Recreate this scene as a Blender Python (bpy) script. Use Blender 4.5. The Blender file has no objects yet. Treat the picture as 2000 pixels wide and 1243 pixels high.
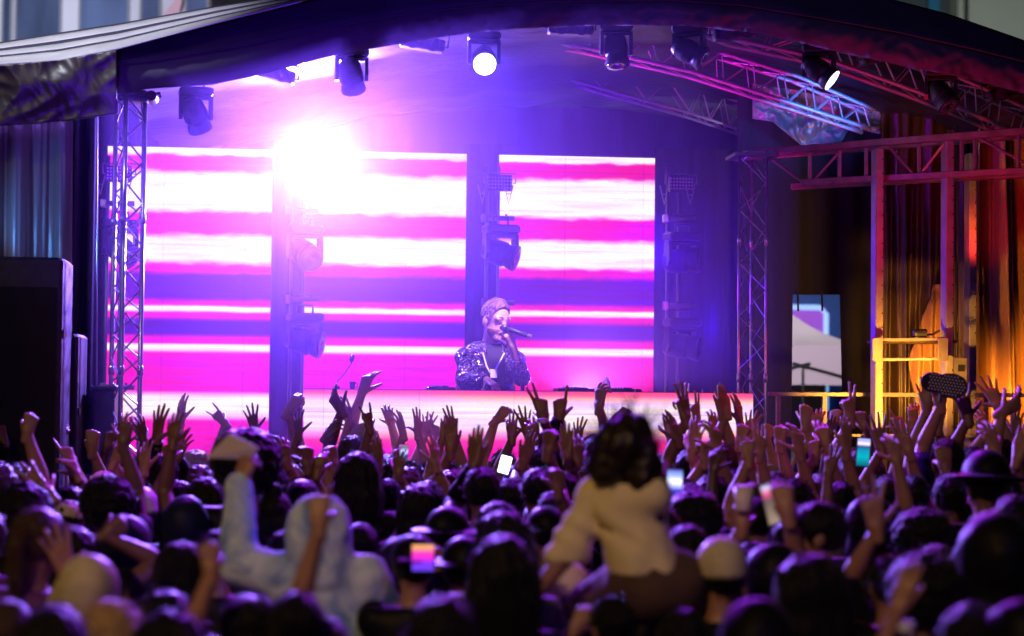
import bpy, math, random
import numpy as np
from mathutils import Vector, Matrix, noise

SC = bpy.context.scene
COL = SC.collection
R = math.radians
rng = random.Random(7)

# ------------------------------------------------------------------ camera
F = 3732.0                      # focal length in photo pixels (2000 wide)
YAW, PITCH, ROLL = R(5.6), R(2.1), R(0.6)
CAM = Vector((0, 0, 2.19))
_f = Vector((math.sin(YAW) * math.cos(PITCH), math.cos(YAW) * math.cos(PITCH), math.sin(PITCH)))
_r = Vector((math.cos(YAW), -math.sin(YAW), 0))
_u = _r.cross(_f)
CR = _r * math.cos(ROLL) + _u * math.sin(ROLL)
CU = _u * math.cos(ROLL) - _r * math.sin(ROLL)
CF = _f

def ray(px, py):
    return CF + CR * ((px - 1000) / F) + CU * ((621.5 - py) / F)

def at(px, py, Y):
    """the point of the plane y=Y that shows at photo pixel (px, py)"""
    d = ray(px, py)
    return CAM + d * ((Y - CAM.y) / d.y)

def atd(px, py, depth):
    return CAM + ray(px, py) * depth

def atx(px, Y, z):
    """the point at plane y=Y, height z, in image column px"""
    lo = at(px, 300, Y); hi = at(px, 900, Y)
    t = (z - lo.z) / (hi.z - lo.z)
    return lo.lerp(hi, t)

cd = bpy.data.cameras.new('camera')
cam = bpy.data.objects.new('camera', cd)
COL.objects.link(cam)
m = Matrix((( CR.x, CU.x, -CF.x, CAM.x), (CR.y, CU.y, -CF.y, CAM.y), (CR.z, CU.z, -CF.z, CAM.z), (0, 0, 0, 1)))
cam.matrix_world = m
cd.lens = F / 2000 * 36
cd.sensor_width = 36
cd.clip_end = 400
cd.clip_start = 0.1
cd.dof.use_dof = True
cd.dof.focus_distance = 14.0
cd.dof.aperture_fstop = 1.4
SC.camera = cam

SC.render.engine = 'CYCLES'
SC.cycles.use_denoising = True
SC.cycles.max_bounces = 6
SC.cycles.diffuse_bounces = 2
SC.cycles.glossy_bounces = 3
SC.cycles.transmission_bounces = 4
SC.cycles.volume_bounces = 0
SC.cycles.transparent_max_bounces = 6
SC.cycles.sample_clamp_indirect = 4
SC.cycles.caustics_reflective = False
SC.cycles.caustics_refractive = False
SC.view_settings.view_transform = 'Standard'
SC.view_settings.look = 'None'
SC.view_settings.exposure = 0
SC.view_settings.gamma = 1

# ------------------------------------------------------------------ world (dusk)
w = bpy.data.worlds.new('World'); SC.world = w; w.use_nodes = True
nt = w.node_tree; nt.nodes.clear()
sky = nt.nodes.new('ShaderNodeTexSky'); sky.sky_type = 'NISHITA'; sky.sun_disc = False
sky.sun_elevation = R(1.0); sky.sun_rotation = R(200)
bg = nt.nodes.new('ShaderNodeBackground'); bg.inputs['Strength'].default_value = 0.01
ow = nt.nodes.new('ShaderNodeOutputWorld')
nt.links.new(sky.outputs[0], bg.inputs['Color']); nt.links.new(bg.outputs[0], ow.inputs['Surface'])

# ------------------------------------------------------------------ lamps
def lamp(name, kind, loc, color, power, radius=0.1, target=None, cone=None, blend=0.5, size=None):
    d = bpy.data.lights.new(name, kind)
    d.color = color; d.energy = power
    if kind == 'AREA':
        d.shape = 'RECTANGLE'; d.size = size[0]; d.size_y = size[1]
    else:
        d.shadow_soft_size = radius
    if kind == 'SPOT':
        d.spot_size = R(cone); d.spot_blend = blend
    o = bpy.data.objects.new(name, d); COL.objects.link(o); o.location = loc
    if target is not None:
        q = (Vector(target) - Vector(loc)).to_track_quat('-Z', 'Y')
        o.rotation_euler = q.to_euler()
    return o

V1 = (0.15, 0.0, 1.0)
# blazing white-violet lamp in the haze, aimed at the crowd
flp = at(622, 322, 15.25)
lamp('flare_spot', 'SPOT', flp, (0.27, 0.15, 1.0), 7600, .12, target=flp + Vector((0.02, -1, -.02)), cone=125, blend=1.0)
# violet washes in the roof, aimed down and outward
for px, py, Y, c, e, tg in ((760, 40, 14.0, V1, 150, (0, .6, -1)), (1050, 20, 14.2, (.17, 0, 1), 250, (0, .5, -1)), (340, 225, 14.8, (.20, .0, 1), 150, (0, .6, -1)),
                            (1250, 480, 15.2, (.12, .0, 1), 110, (0, -.9, -.5)), (1400, 640, 15.0, (.08, .0, 1), 40, (-.2, -.9, -.1))):
    p = at(px, py, Y)
    lamp('violet_wash', 'SPOT', p, c, e, .12, target=p + Vector(tg), cone=150, blend=1.0)
# floor washes behind the desk lighting the backdrop violet
for px in (450, 800, 1150):
    p = at(px, 420, 16.6)
    lamp('backdrop_wash', 'SPOT', p, (.18, 0, 1), 55, .15, target=p + Vector((0, .6, 1.4)), cone=150, blend=1.0)
# added rim lights for the crowd, unseen in front of the roof
for px in (500, 1000, 1500):
    p = at(px, 60, 12.12)
    lamp('crowd_rim_fill', 'SPOT', p, (.36, .02, 1.0), 800, .06, target=(p.x * .8, 8.0, 1.2), cone=100, blend=.8)
# added lamp hidden behind the desk to brighten haze; glow of the round lens
p = at(1135, 775, 14.9)
lamp('desk_haze_fill', 'SPOT', p, (.55, .30, 1.0), 420, .05, target=p + Vector((.05, -1, .22)), cone=75, blend=1.0)
p = at(946, 122, 12.7)
lamp('lens_beam', 'SPOT', p, (.10, .14, 1.0), 60, .03, target=p + Vector((0, -1, -.3)), cone=100, blend=1.0)
# key light on the performer
lamp('key_light', 'SPOT', at(1120, 80, 12.7), (1.0, .66, .95), 900, .08, target=at(965, 680, 14.1), cone=14, blend=.6)
# blue beam of the tilted lit head on the right roof
p = at(1650, 250, 13.7)
lamp('blue_beam', 'SPOT', p, (.02, .22, 1.0), 130, .05, target=at(1585, 190, 15.2), cone=46, blend=.6)
# orange work light low in the right wing, red further up
lamp('orange_work_light', 'SPOT', at(1745, 830, 12.5), (1.0, .42, .04), 330, .05, target=at(1750, 735, 13.4), cone=74, blend=.9)
lamp('orange_work_light', 'SPOT', at(1800, 800, 14.2), (1.0, .45, .03), 150, .05, target=at(1812, 730, 15), cone=58, blend=.9)
lamp('orange_work_light', 'SPOT', at(1975, 810, 14.3), (1.0, .42, .03), 120, .05, target=at(1975, 750, 15), cone=72, blend=.9)
lamp('magenta_truss_fill', 'SPOT', at(1300, 640, 13.9), (1.0, .0, .3), 120, .08, target=at(1560, 170, 14.6), cone=50, blend=.8)  # added spot for the screens' magenta light on the roof trusses
lamp('red_work_light', 'POINT', at(1800, 440, 12.2), (1.0, .01, .06), 34, .12)
lamp('purple_wing_light', 'POINT', at(1620, 330, 12.8), (.4, .0, .8), 3, .15)
# warm street lamp behind the viewer's left shoulder
lamp('street_lamp', 'SPOT', (-3.8, -2.0, 8.0), (1.0, .60, .17), 1250, .25, target=(0.4, 7.3, 1.4), cone=42, blend=.9)
# added fills: navy blue behind the viewer, violet for veiling glare on the arch
lamp('blue_fill', 'SPOT', (3, -4, 7), (.04, .0, 1.0), 380, .4, target=(0.5, 12, 2.5), cone=75, blend=.5)
lamp('violet_glare_fill', 'SPOT', (-1.5, 6.0, 2.9), (.14, .01, 1.0), 900, .2, target=at(640, 110, 12.5), cone=46, blend=1.0)
# cold added spot standing in for sky light on the pale roof wing
lamp('wing_sky_fill', 'SPOT', (-3.6, 10.8, 9.0), (.85, .88, 1.0), 1500, .2, target=at(150, 60, 13.2), cone=28, blend=.8)
# added spots for the sky light on the buildings, added fill at the tent
lamp('facade_sky_fill', 'SPOT', (-6, 26, 6), (.75, .8, 1.0), 11000, .5, target=(-4, 42, 11), cone=70)
lamp('facade_sky_fill', 'SPOT', (14, 40, 1.5), (.9, 1.0, .9), 7000, .5, target=(20, 55, 14), cone=90)
lamp('tent_fill', 'POINT', (5.5, 21.0, 4.5), (1.0, .85, .95), 1400, .5)

lamp('cyan_side_light', 'SPOT', at(-90, 450, 12.35), (.10, .35, 1.0), 24, .04, target=at(140, 400, 12.9), cone=80, blend=.8)
lamp('warm_fill', 'SPOT', (-5.5, 4, 6.5), (1.0, .75, .35), 260, .15, target=at(60, 260, 12.6), cone=22, blend=.8)  # added spot for tarpaulin highlights that the street lamp misses
lamp('arch_fill', 'SPOT', (4.5, 5, 4.5), (.40, .22, 1.0), 100, .2, target=at(1450, 20, 12.5), cone=34, blend=.8)  # added fill that lifts the dark right part of the arch
lamp('red_work_light', 'SPOT', at(1900, 500, 14.0), (1.0, .04, .02), 30, .08, target=at(1975, 330, 15), cone=80, blend=.8)
lamp('magenta_truss_fill', 'SPOT', at(1000, 420, 14.6), (1.0, .0, .30), 160, .08, target=at(1300, 110, 15.2), cone=60, blend=.8)  # second added spot, more screen magenta on the trusses
lamp('violet_wash', 'SPOT', at(900, 330, 14.4), (.5, .0, 1.0), 300, .10, target=at(1450, 160, 15.0), cone=46, blend=.9)  # added violet spot to brighten the roof trusses


# ------------------------------------------------------------------ materials
MATS = {}
def lin(c):
    return tuple(((x / 255) / 12.92 if x / 255 <= 0.04045 else ((x / 255 + 0.055) / 1.055) ** 2.4) for x in c)

def mat(name, color=(0.5, 0.5, 0.5), rough=0.6, metal=0.0, emit=None, strength=1.0, noise_amt=0.0, noise_scale=12.0,
        bump=0.0, bump_scale=30.0, sheen=0.0, spec=0.5, trans=0.0, stretch=None, coat=0.0):
    if name in MATS: return MATS[name]
    M = bpy.data.materials.new(name); M.use_nodes = True
    nt = M.node_tree; b = nt.nodes['Principled BSDF']
    b.inputs['Base Color'].default_value = (*color, 1)
    b.inputs['Roughness'].default_value = rough
    b.inputs['Metallic'].default_value = metal
    b.inputs['Specular IOR Level'].default_value = spec
    if sheen:
        b.inputs['Sheen Weight'].default_value = sheen
        b.inputs['Sheen Roughness'].default_value = 0.4
    if coat: b.inputs['Coat Weight'].default_value = coat
    if trans: b.inputs['Transmission Weight'].default_value = trans
    if emit is not None:
        b.inputs['Emission Color'].default_value = (*emit, 1)
        b.inputs['Emission Strength'].default_value = strength
    vec = None
    if noise_amt or bump:
        tc = nt.nodes.new('ShaderNodeTexCoord'); vec = tc.outputs['Object']
        if stretch:
            mp = nt.nodes.new('ShaderNodeMapping'); mp.inputs['Scale'].default_value = stretch
            nt.links.new(vec, mp.inputs[0]); vec = mp.outputs[0]
    if noise_amt:
        n = nt.nodes.new('ShaderNodeTexNoise'); n.inputs['Scale'].default_value = noise_scale; n.inputs['Detail'].default_value = 4
        nt.links.new(vec, n.inputs['Vector'])
        r = nt.nodes.new('ShaderNodeMapRange')
        r.inputs[1].default_value = 0.3; r.inputs[2].default_value = 0.7
        r.inputs[3].default_value = 1 - noise_amt; r.inputs[4].default_value = 1 + noise_amt
        nt.links.new(n.outputs['Fac'], r.inputs[0])
        mx = nt.nodes.new('ShaderNodeMix'); mx.data_type = 'RGBA'; mx.blend_type = 'MULTIPLY'; mx.inputs[0].default_value = 1
        mx.inputs[6].default_value = (*color, 1)
        nt.links.new(r.outputs[0], mx.inputs[7]); nt.links.new(mx.outputs[2], b.inputs['Base Color'])
    if bump:
        n = nt.nodes.new('ShaderNodeTexNoise'); n.inputs['Scale'].default_value = bump_scale; n.inputs['Detail'].default_value = 5
        nt.links.new(vec, n.inputs['Vector'])
        bp = nt.nodes.new('ShaderNodeBump'); bp.inputs['Strength'].default_value = bump; bp.inputs['Distance'].default_value = 0.02
        nt.links.new(n.outputs['Fac'], bp.inputs['Height']); nt.links.new(bp.outputs[0], b.inputs['Normal'])
    MATS[name] = M
    return M

ALU = mat('aluminium', (0.62, 0.62, 0.64), 0.28, 1.0, noise_amt=0.15)
BLACK = mat('black_plastic', (0.02, 0.02, 0.022), 0.4, noise_amt=0.3)
DKMET = mat('dark_metal', (0.06, 0.06, 0.065), 0.35, 0.6, noise_amt=0.3)
RUBBER = mat('rubber', (0.015, 0.015, 0.015), 0.7)
STEEL = mat('painted_steel', (0.28, 0.24, 0.23), 0.45, 0.3, noise_amt=0.2)

# ------------------------------------------------------------------ mesh building
class MB:
    def __init__(self): self.v = []; self.f = []
    def add(self, vs, fs):
        n = len(self.v); self.v += [tuple(p) for p in vs]; self.f += [tuple(i + n for i in f) for f in fs]; return self
    def box(self, c, s, rot=None, bevel=0.0):
        hx, hy, hz = s[0] / 2, s[1] / 2, s[2] / 2
        if bevel > 0:
            b = min(bevel, hx * .9, hy * .9, hz * .9)
            prof = [(-hx + b, -hy), (hx - b, -hy), (hx, -hy + b), (hx, hy - b), (hx - b, hy), (-hx + b, hy), (-hx, hy - b), (-hx, -hy + b)]
            ins = [(x * (hx - b) / hx, y * (hy - b) / hy) for x, y in prof]
            vs = [(x, y, -hz) for x, y in ins] + [(x, y, -hz + b) for x, y in prof] + [(x, y, hz - b) for x, y in prof] + [(x, y, hz) for x, y in ins]
            fs = [tuple(range(7, -1, -1)), tuple(range(24, 32))]
            for k in range(3):
                for i in range(8):
                    j = (i + 1) % 8; fs.append((k * 8 + i, k * 8 + j, k * 8 + 8 + j, k * 8 + 8 + i))
        else:
            vs = [(sx * hx, sy * hy, sz * hz) for sz in (-1, 1) for sy in (-1, 1) for sx in (-1, 1)]
            fs = [(0, 2, 3, 1), (4, 5, 7, 6), (0, 1, 5, 4), (2, 6, 7, 3), (0, 4, 6, 2), (1, 3, 7, 5)]
        M = (rot.to_4x4() if rot is not None else Matrix.Identity(4))
        c = Vector(c)
        return self.add([M @ Vector(p) + c for p in vs], fs)
    def tube(self, pts, r, n=8, cap=True):
        pts = [Vector(p) for p in pts]; m_ = len(pts)
        rr = r if isinstance(r, (list, tuple)) else [r] * m_
        vs = []; up = None
        for i, p in enumerate(pts):
            t = (pts[min(i + 1, m_ - 1)] - pts[max(i - 1, 0)]).normalized()
            if up is None:
                up = Vector((0, 0, 1)) if abs(t.z) < 0.9 else Vector((1, 0, 0))
            a = t.cross(up).normalized(); b = a.cross(t); up = b
            for k in range(n):
                th = 2 * math.pi * k / n
                vs.append(p + (a * math.cos(th) + b * math.sin(th)) * rr[i])
        fs = [(i * n + k, i * n + (k + 1) % n, (i + 1) * n + (k + 1) % n, (i + 1) * n + k) for i in range(m_ - 1) for k in range(n)]
        if cap: fs += [tuple(range(n - 1, -1, -1)), tuple(range((m_ - 1) * n, m_ * n))]
        return self.add(vs, fs)
    def lathe(self, prof, o=(0, 0, 0), axis=(0, 0, 1), n=20):
        """prof: (radius, height) list along axis"""
        ax = Vector(axis).normalized(); up = Vector((0, 0, 1)) if abs(ax.z) < 0.9 else Vector((1, 0, 0))
        a = ax.cross(up).normalized(); b = a.cross(ax); o = Vector(o)
        vs = [o + ax * h + (a * math.cos(2 * math.pi * k / n) + b * math.sin(2 * math.pi * k / n)) * max(r, 1e-4) for r, h in prof for k in range(n)]
        m_ = len(prof)
        fs = [(i * n + k, i * n + (k + 1) % n, (i + 1) * n + (k + 1) % n, (i + 1) * n + k) for i in range(m_ - 1) for k in range(n)]
        fs += [tuple(range(n - 1, -1, -1)), tuple(range((m_ - 1) * n, m_ * n))]
        return self.add(vs, fs)
    def grid(self, fn, nu, nv):
        vs = [fn(i / nu, j / nv) for j in range(nv + 1) for i in range(nu + 1)]
        fs = [(j * (nu + 1) + i, j * (nu + 1) + i + 1, (j + 1) * (nu + 1) + i + 1, (j + 1) * (nu + 1) + i) for j in range(nv) for i in range(nu)]
        return self.add(vs, fs)
    def prism(self, poly, dvec):
        n = len(poly); dvec = Vector(dvec)
        vs = [Vector(p) for p in poly] + [Vector(p) + dvec for p in poly]
        fs = [tuple(range(n)), tuple(range(2 * n - 1, n - 1, -1))] + [(i, n + i, n + (i + 1) % n, (i + 1) % n) for i in range(n)]
        return self.add(vs, fs)
    def build(self, name, material, parent=None, smooth=False, loc=None, thick=0.0, wc=True):
        me = bpy.data.meshes.new(name)
        off = Vector(loc) if loc is not None else None
        v = [tuple(Vector(p) - off) for p in self.v] if off is not None else self.v
        me.from_pydata(v, [], self.f)
        me.materials.append(material)
        if smooth: me.polygons.foreach_set('use_smooth', [True] * len(me.polygons))
        me.update()
        o = bpy.data.objects.new(name, me); COL.objects.link(o)
        if parent is not None:
            o.parent = parent
            if wc and parent.parent is None and parent.type == 'EMPTY': o.matrix_parent_inverse = Matrix.Translation(-parent.location)
        if off is not None: o.location = off
        if thick:
            s = o.modifiers.new('thickness', 'SOLIDIFY'); s.thickness = thick; s.offset = 0
        return o

def tag(o, label=None, cat=None, group=None, kind=None):
    if label: o['label'] = label
    if cat: o['category'] = cat
    if group: o['group'] = group
    if kind: o['kind'] = kind
    return o

def thing(name, label, cat, loc=(0, 0, 0), group=None, rot=None):
    o = bpy.data.objects.new(name, None); COL.objects.link(o); o.location = loc
    if rot is not None: o.rotation_euler = rot
    o.empty_display_size = 0.1
    return tag(o, label, cat, group)

def interp(pts, x):
    if x <= pts[0][0]:
        (x0, y0), (x1, y1) = pts[0], pts[1]
        return y0 + (y1 - y0) * (x - x0) / (x1 - x0)
    for (x0, y0), (x1, y1) in zip(pts, pts[1:]):
        if x <= x1: break
    return y0 + (y1 - y0) * (x - x0) / (x1 - x0)

def nz(x, y, z=0.0): return noise.noise(Vector((x, y, z)))
# ================================================================== THE SETTING
ground = MB().add([(-60, -20, 0), (60, -20, 0), (60, 120, 0), (-60, 120, 0)], [(0, 1, 2, 3)]).build('ground', mat('asphalt', (0.05, 0.05, 0.052), 0.8, noise_amt=0.4, bump=0.3))
tag(ground, kind='structure')

LEDY, TOWY, DECK = 16.0, 15.55, 1.1
# stage platform
x0, x1 = at(150, 800, 13.3).x, at(1500, 800, 13.3).x
st = thing('stage_platform', 'black festival stage platform under the arched roof', 'stage', (x0, 13.3, 0))
MB().box(((x0 + x1) / 2, 15.2, DECK - 0.05), (x1 - x0, 3.9, 0.1)).build('deck', mat('stage_deck', (0.03, 0.03, 0.03), 0.6, noise_amt=0.3), st)
MB().grid(lambda u, v: (x0 + (x1 - x0) * u, 13.27 + 0.012 * math.sin(u * 160), (DECK - 0.11) * v), 320, 2).build('skirt', mat('black_cloth', (0.02, 0.02, 0.022), 0.9), st, smooth=True)

# black backdrop behind the screens, cut to the arch of the roof
SEAM = [(200, 128), (300, 118), (480, 88), (650, 52), (800, 26), (930, 12), (1100, 3), (1300, 0), (1450, 10), (1600, 35), (1750, 62), (1900, 95), (2000, 120), (2120, 158)]
ARC = []
for px in range(200, 2400, 40):
    p = at(px, interp(SEAM, px) + 8, 12.67)
    ARC.append((p.x, p.z + .02))
def roof_z(x): return interp(ARC, max(x, ARC[0][0] - .3))
def backdrop(u, v):
    p = at(100 + 1420 * u, 500, 17.25)
    return (p.x, 17.25 + 0.03 * math.sin(u * 150 + 2 * nz(u * 9, v * 2)), 0.9 + ((roof_z(p.x) if u > .16 else max(5.1, roof_z(p.x))) - 0.95) * v)
bd = MB().grid(backdrop, 260, 12).build('backdrop_curtain', mat('backdrop_cloth', (0.035, 0.03, 0.04), 0.85), smooth=True)
tag(bd, 'black backdrop curtain hanging behind the striped screens', 'curtain')

# ------------------------------------------------------------------ LED screens
def led_material(name, stops, z0, z1, wob=0.02, strength=2.6, seed=0.0):
    """procedural picture of horizontal light streaks, a function of height on the screen"""
    M = bpy.data.materials.new(name); M.use_nodes = True
    nt = M.node_tree; b = nt.nodes['Principled BSDF']; L = nt.links.new
    tc = nt.nodes.new('ShaderNodeTexCoord'); sx = nt.nodes.new('ShaderNodeSeparateXYZ'); L(tc.outputs['Object'], sx.inputs[0])
    mp = nt.nodes.new('ShaderNodeMapping'); mp.inputs['Scale'].default_value = (3.2, 1, 9.0); mp.inputs['Location'].default_value = (seed, 0, 0)
    mp.inputs['Rotation'].default_value = (0, R(34), 0)
    L(tc.outputs['Object'], mp.inputs[0])
    n = nt.nodes.new('ShaderNodeTexNoise'); n.inputs['Scale'].default_value = 1.6; n.inputs['Detail'].default_value = 4
    L(mp.outputs[0], n.inputs['Vector'])
    sub = nt.nodes.new('ShaderNodeMath'); sub.operation = 'SUBTRACT'; sub.inputs[1].default_value = 0.5; L(n.outputs['Fac'], sub.inputs[0])
    # streaks waver in the upper part of the picture only
    am = nt.nodes.new('ShaderNodeMapRange'); am.inputs[1].default_value = z0 + (z1 - z0) * 0.52; am.inputs[2].default_value = z0 + (z1 - z0) * 0.66
    am.inputs[3].default_value = wob * 0.12; am.inputs[4].default_value = wob * 3.2
    L(sx.outputs['Z'], am.inputs[0])
    mu = nt.nodes.new('ShaderNodeMath'); mu.operation = 'MULTIPLY'; L(sub.outputs[0], mu.inputs[0]); L(am.outputs[0], mu.inputs[1])
    ad = nt.nodes.new('ShaderNodeMath'); ad.operation = 'ADD'; L(sx.outputs['Z'], ad.inputs[0]); L(mu.outputs[0], ad.inputs[1])
    mr = nt.nodes.new('ShaderNodeMapRange'); mr.inputs[1].default_value = z0; mr.inputs[2].default_value = z1; L(ad.outputs[0], mr.inputs[0])
    cr = nt.nodes.new('ShaderNodeValToRGB'); L(mr.outputs[0], cr.inputs[0])
    el = cr.color_ramp.elements
    while len(el) > 1: el.remove(el[0])
    for i, (t, c) in enumerate(stops):
        e = el[0] if i == 0 else el.new(t)
        e.position = t; e.color = (*c, 1)
    # individual LED dots, faint
    wv = nt.nodes.new('ShaderNodeTexNoise'); wv.inputs['Scale'].default_value = 40; wv.inputs['Detail'].default_value = 1
    L(tc.outputs['Object'], wv.inputs['Vector'])
    sc = nt.nodes.new('ShaderNodeMapRange'); sc.inputs[3].default_value = strength * 0.9; sc.inputs[4].default_value = strength * 1.1
    L(wv.outputs['Fac'], sc.inputs[0])
    # long horizontal streaks that shift the colour, and the thin seams of the modules
    m2 = nt.nodes.new('ShaderNodeMapping'); m2.inputs['Scale'].default_value = (1.1, 1, 26.0); m2.inputs['Location'].default_value = (seed * 2, 0, seed); m2.inputs['Rotation'].default_value = (0, R(-1.5), 0)
    L(tc.outputs['Object'], m2.inputs[0])
    n2 = nt.nodes.new('ShaderNodeTexNoise'); n2.inputs['Scale'].default_value = 1.3; n2.inputs['Detail'].default_value = 5; L(m2.outputs[0], n2.inputs['Vector'])
    hr = nt.nodes.new('ShaderNodeValToRGB'); hr.color_ramp.elements[0].position = .33; hr.color_ramp.elements[0].color = (.80, .6, 1.6, 1)
    hr.color_ramp.elements[1].position = .66; hr.color_ramp.elements[1].color = (1.15, 1.1, .7, 1); L(n2.outputs['Fac'], hr.inputs[0])
    hx = nt.nodes.new('ShaderNodeMix'); hx.data_type = 'RGBA'; hx.blend_type = 'MULTIPLY'; hx.inputs[0].default_value = .75
    L(cr.outputs['Color'], hx.inputs[6]); L(hr.outputs[0], hx.inputs[7])
    seams = []
    for ax, per in (('X', .335), ('Z', .335)):
        md = nt.nodes.new('ShaderNodeMath'); md.operation = 'PINGPONG'; md.inputs[1].default_value = per; L(sx.outputs[ax], md.inputs[0])
        gt = nt.nodes.new('ShaderNodeMath'); gt.operation = 'GREATER_THAN'; gt.inputs[1].default_value = .0032; L(md.outputs[0], gt.inputs[0]); seams.append(gt)
    sm_ = nt.nodes.new('ShaderNodeMath'); sm_.operation = 'MULTIPLY'; L(seams[0].outputs[0], sm_.inputs[0]); L(seams[1].outputs[0], sm_.inputs[1])
    s2_ = nt.nodes.new('ShaderNodeMapRange'); s2_.inputs[3].default_value = .72; s2_.inputs[4].default_value = 1; L(sm_.outputs[0], s2_.inputs[0])
    s3_ = nt.nodes.new('ShaderNodeMath'); s3_.operation = 'MULTIPLY'; L(sc.outputs[0], s3_.inputs[0]); L(s2_.outputs[0], s3_.inputs[1])
    L(hx.outputs[2], b.inputs['Emission Color']); L(s3_.outputs[0], b.inputs['Emission Strength'])
    b.inputs['Base Color'].default_value = (0.02, 0.02, 0.02, 1); b.inputs['Roughness'].default_value = 0.5
    return M

W_, MG, PK, PU, DP = (0.54, 0.48, 0.36), (0.42, 0.0, 0.20), (0.42, 0.0, 0.07), (0.045, 0.0, 0.11), (0.03, 0.0, 0.10)
PW = (1.0, 0.35, 0.5)
def zs(py, px=400): return at(px, py, LEDY).z
z0, z1 = zs(1010), zs(289)
def stops_of(rows):
    out = []
    for py, c in rows:
        out.append(((zs(py) - z0) / (z1 - z0), c))
    return sorted(out, key=lambda s: s[0])
ROWS = [(289, W_), (300, W_), (306, MG), (333, MG), (343, W_), (407, W_), (417, MG), (455, MG), (466, W_), (508, W_), (517, MG), (529, MG),
        (538, PU), (583, PU), (590, MG), (597, MG), (600, W_), (607, W_), (611, MG), (619, MG), (627, DP), (653, DP), (660, MG), (671, MG),
        (675, W_), (683, W_), (689, MG), (765, MG), (778, W_), (806, W_), (822, MG), (900, MG)]
TONE = {'a': (0.42, 0.0, 0.17), 'b': (0.40, 0.0, 0.24), 'c': (0.40, 0.0, 0.075)}
SM = [led_material('led_picture_' + k, stops_of([(py, TONE[k] if c is MG else c) for py, c in ROWS]), z0, z1, seed=s) for k, s in (('a', 0.0), ('b', 3.7), ('c', 9.1))]
for (xa, xb, ct, mt, lab) in (
        (205, 528, 289, SM[0], 'tall LED screen with magenta stripes behind the lattice truss tower'),
        (592, 908, 289, SM[1], 'tall magenta striped LED screen behind the white flare, next to the performer'),
        (972, 1277, 289, SM[2], 'tall red striped LED screen behind the microphone, beside the unlit light stand')):
    pa, pb = at(xa, 600, LEDY), at(xb, 600, LEDY)
    t = thing('led_screen', lab, 'screen', ((pa.x + pb.x) / 2, LEDY, DECK), group='LED screens across the back of the stage')
    MB().box(((pa.x + pb.x) / 2, LEDY + 0.05, (DECK + z1) / 2), (pb.x - pa.x + .01, 0.09, z1 - DECK), bevel=.004).build('cabinet', BLACK, t)
    MB().add([(pa.x, LEDY, DECK), (pb.x, LEDY, DECK), (pb.x, LEDY, z1 - .003), (pa.x, LEDY, z1 - .003)], [(0, 1, 2, 3)]).build('display', mt, t)
    MB().box(((pa.x + pb.x) / 2, LEDY + 0.16, z1 / 2 + DECK / 2), (0.06, 0.06, z1 - DECK)).build('support', DKMET, t)

# black sheets added for the dark gaps between screens
for xa, xb, lab in ((526, 596, 'narrow dark sheet added in the gap between screens behind the white flare lamp'), (906, 975, 'narrow dark sheet added in the gap between screens behind the performer'),
                    (1276, 1440, 'wide dark sheet added between the last screen and the slender truss tower')):
    pa, pb = at(xa, 600, LEDY + .12), at(xb, 600, LEDY + .12)
    o = MB().grid(lambda u, v: (pa.x + (pb.x - pa.x) * u, LEDY + .12 + .012 * math.sin(u * (pb.x - pa.x) * 60), DECK + (z1 + .1 - DECK) * v), max(12, int((pb.x - pa.x) * 40)), 4)
    o = o.build('dark_gap_sheet', mat('black_cloth'), smooth=True)
    tag(o, lab, 'drape', 'dark sheets added in the gaps beside the screens')

# ------------------------------------------------------------------ DJ desk with LED front
DY = 13.45
pa, pb = at(594, 757, DY), at(1471, 768, DY)
dz1 = at(1000, 763, DY).z; dz0 = dz1 - 0.5
dk = thing('dj_desk', 'long DJ desk with glowing white and pink LED front', 'desk', ((pa.x + pb.x) / 2, DY, DECK))
def drow(py): return (at(1000, py, DY).z - dz0) / (dz1 - dz0)
dst = sorted([(drow(p), c) for p, c in ((763, (0.45, 0.02, 0.09)), (772, (0.6, 0.08, 0.12)), (785, (.6, .36, .36)), (792, (.56, .47, .46)), (835, (.56, .47, .46)), (846, (.62, .26, .34)), (862, (.6, .02, .16)), (885, (.5, 0, .22)), (903, (.5, 0, .24)))])
DM = led_material('desk_picture', [(max(0, t), c) for t, c in dst], dz0, dz1, wob=0.0, strength=2.0)
MB().box(((pa.x + pb.x) / 2, DY + 0.03, (dz0 + dz1) / 2), (pb.x - pa.x, 0.05, dz1 - dz0)).build('front_cabinet', BLACK, dk)
MB().add([(pa.x, DY, dz0), (pb.x, DY, dz0), (pb.x, DY, dz1 - .004), (pa.x, DY, dz1 - .004)], [(0, 1, 2, 3)]).build('front_display', DM, dk)
MB().box(((pa.x + pb.x) / 2, DY + 0.40, dz1 - .025), (pb.x - pa.x, 0.68, 0.04), bevel=.008).build('table_top', BLACK, dk)
for x in (pa.x + .08, (pa.x + pb.x) / 2, pb.x - .08):
    MB().box((x, DY + .38, (DECK + dz1 - .05) / 2), (.06, .5, dz1 - .05 - DECK)).build('leg', DKMET, dk)
MB().add([(pa.x, DY + .01, DECK), (pb.x, DY + .01, DECK), (pb.x, DY + .01, dz0 - .003), (pa.x, DY + .01, dz0 - .003)], [(0, 1, 2, 3)]).build('skirt', mat('black_cloth'), dk)

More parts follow.
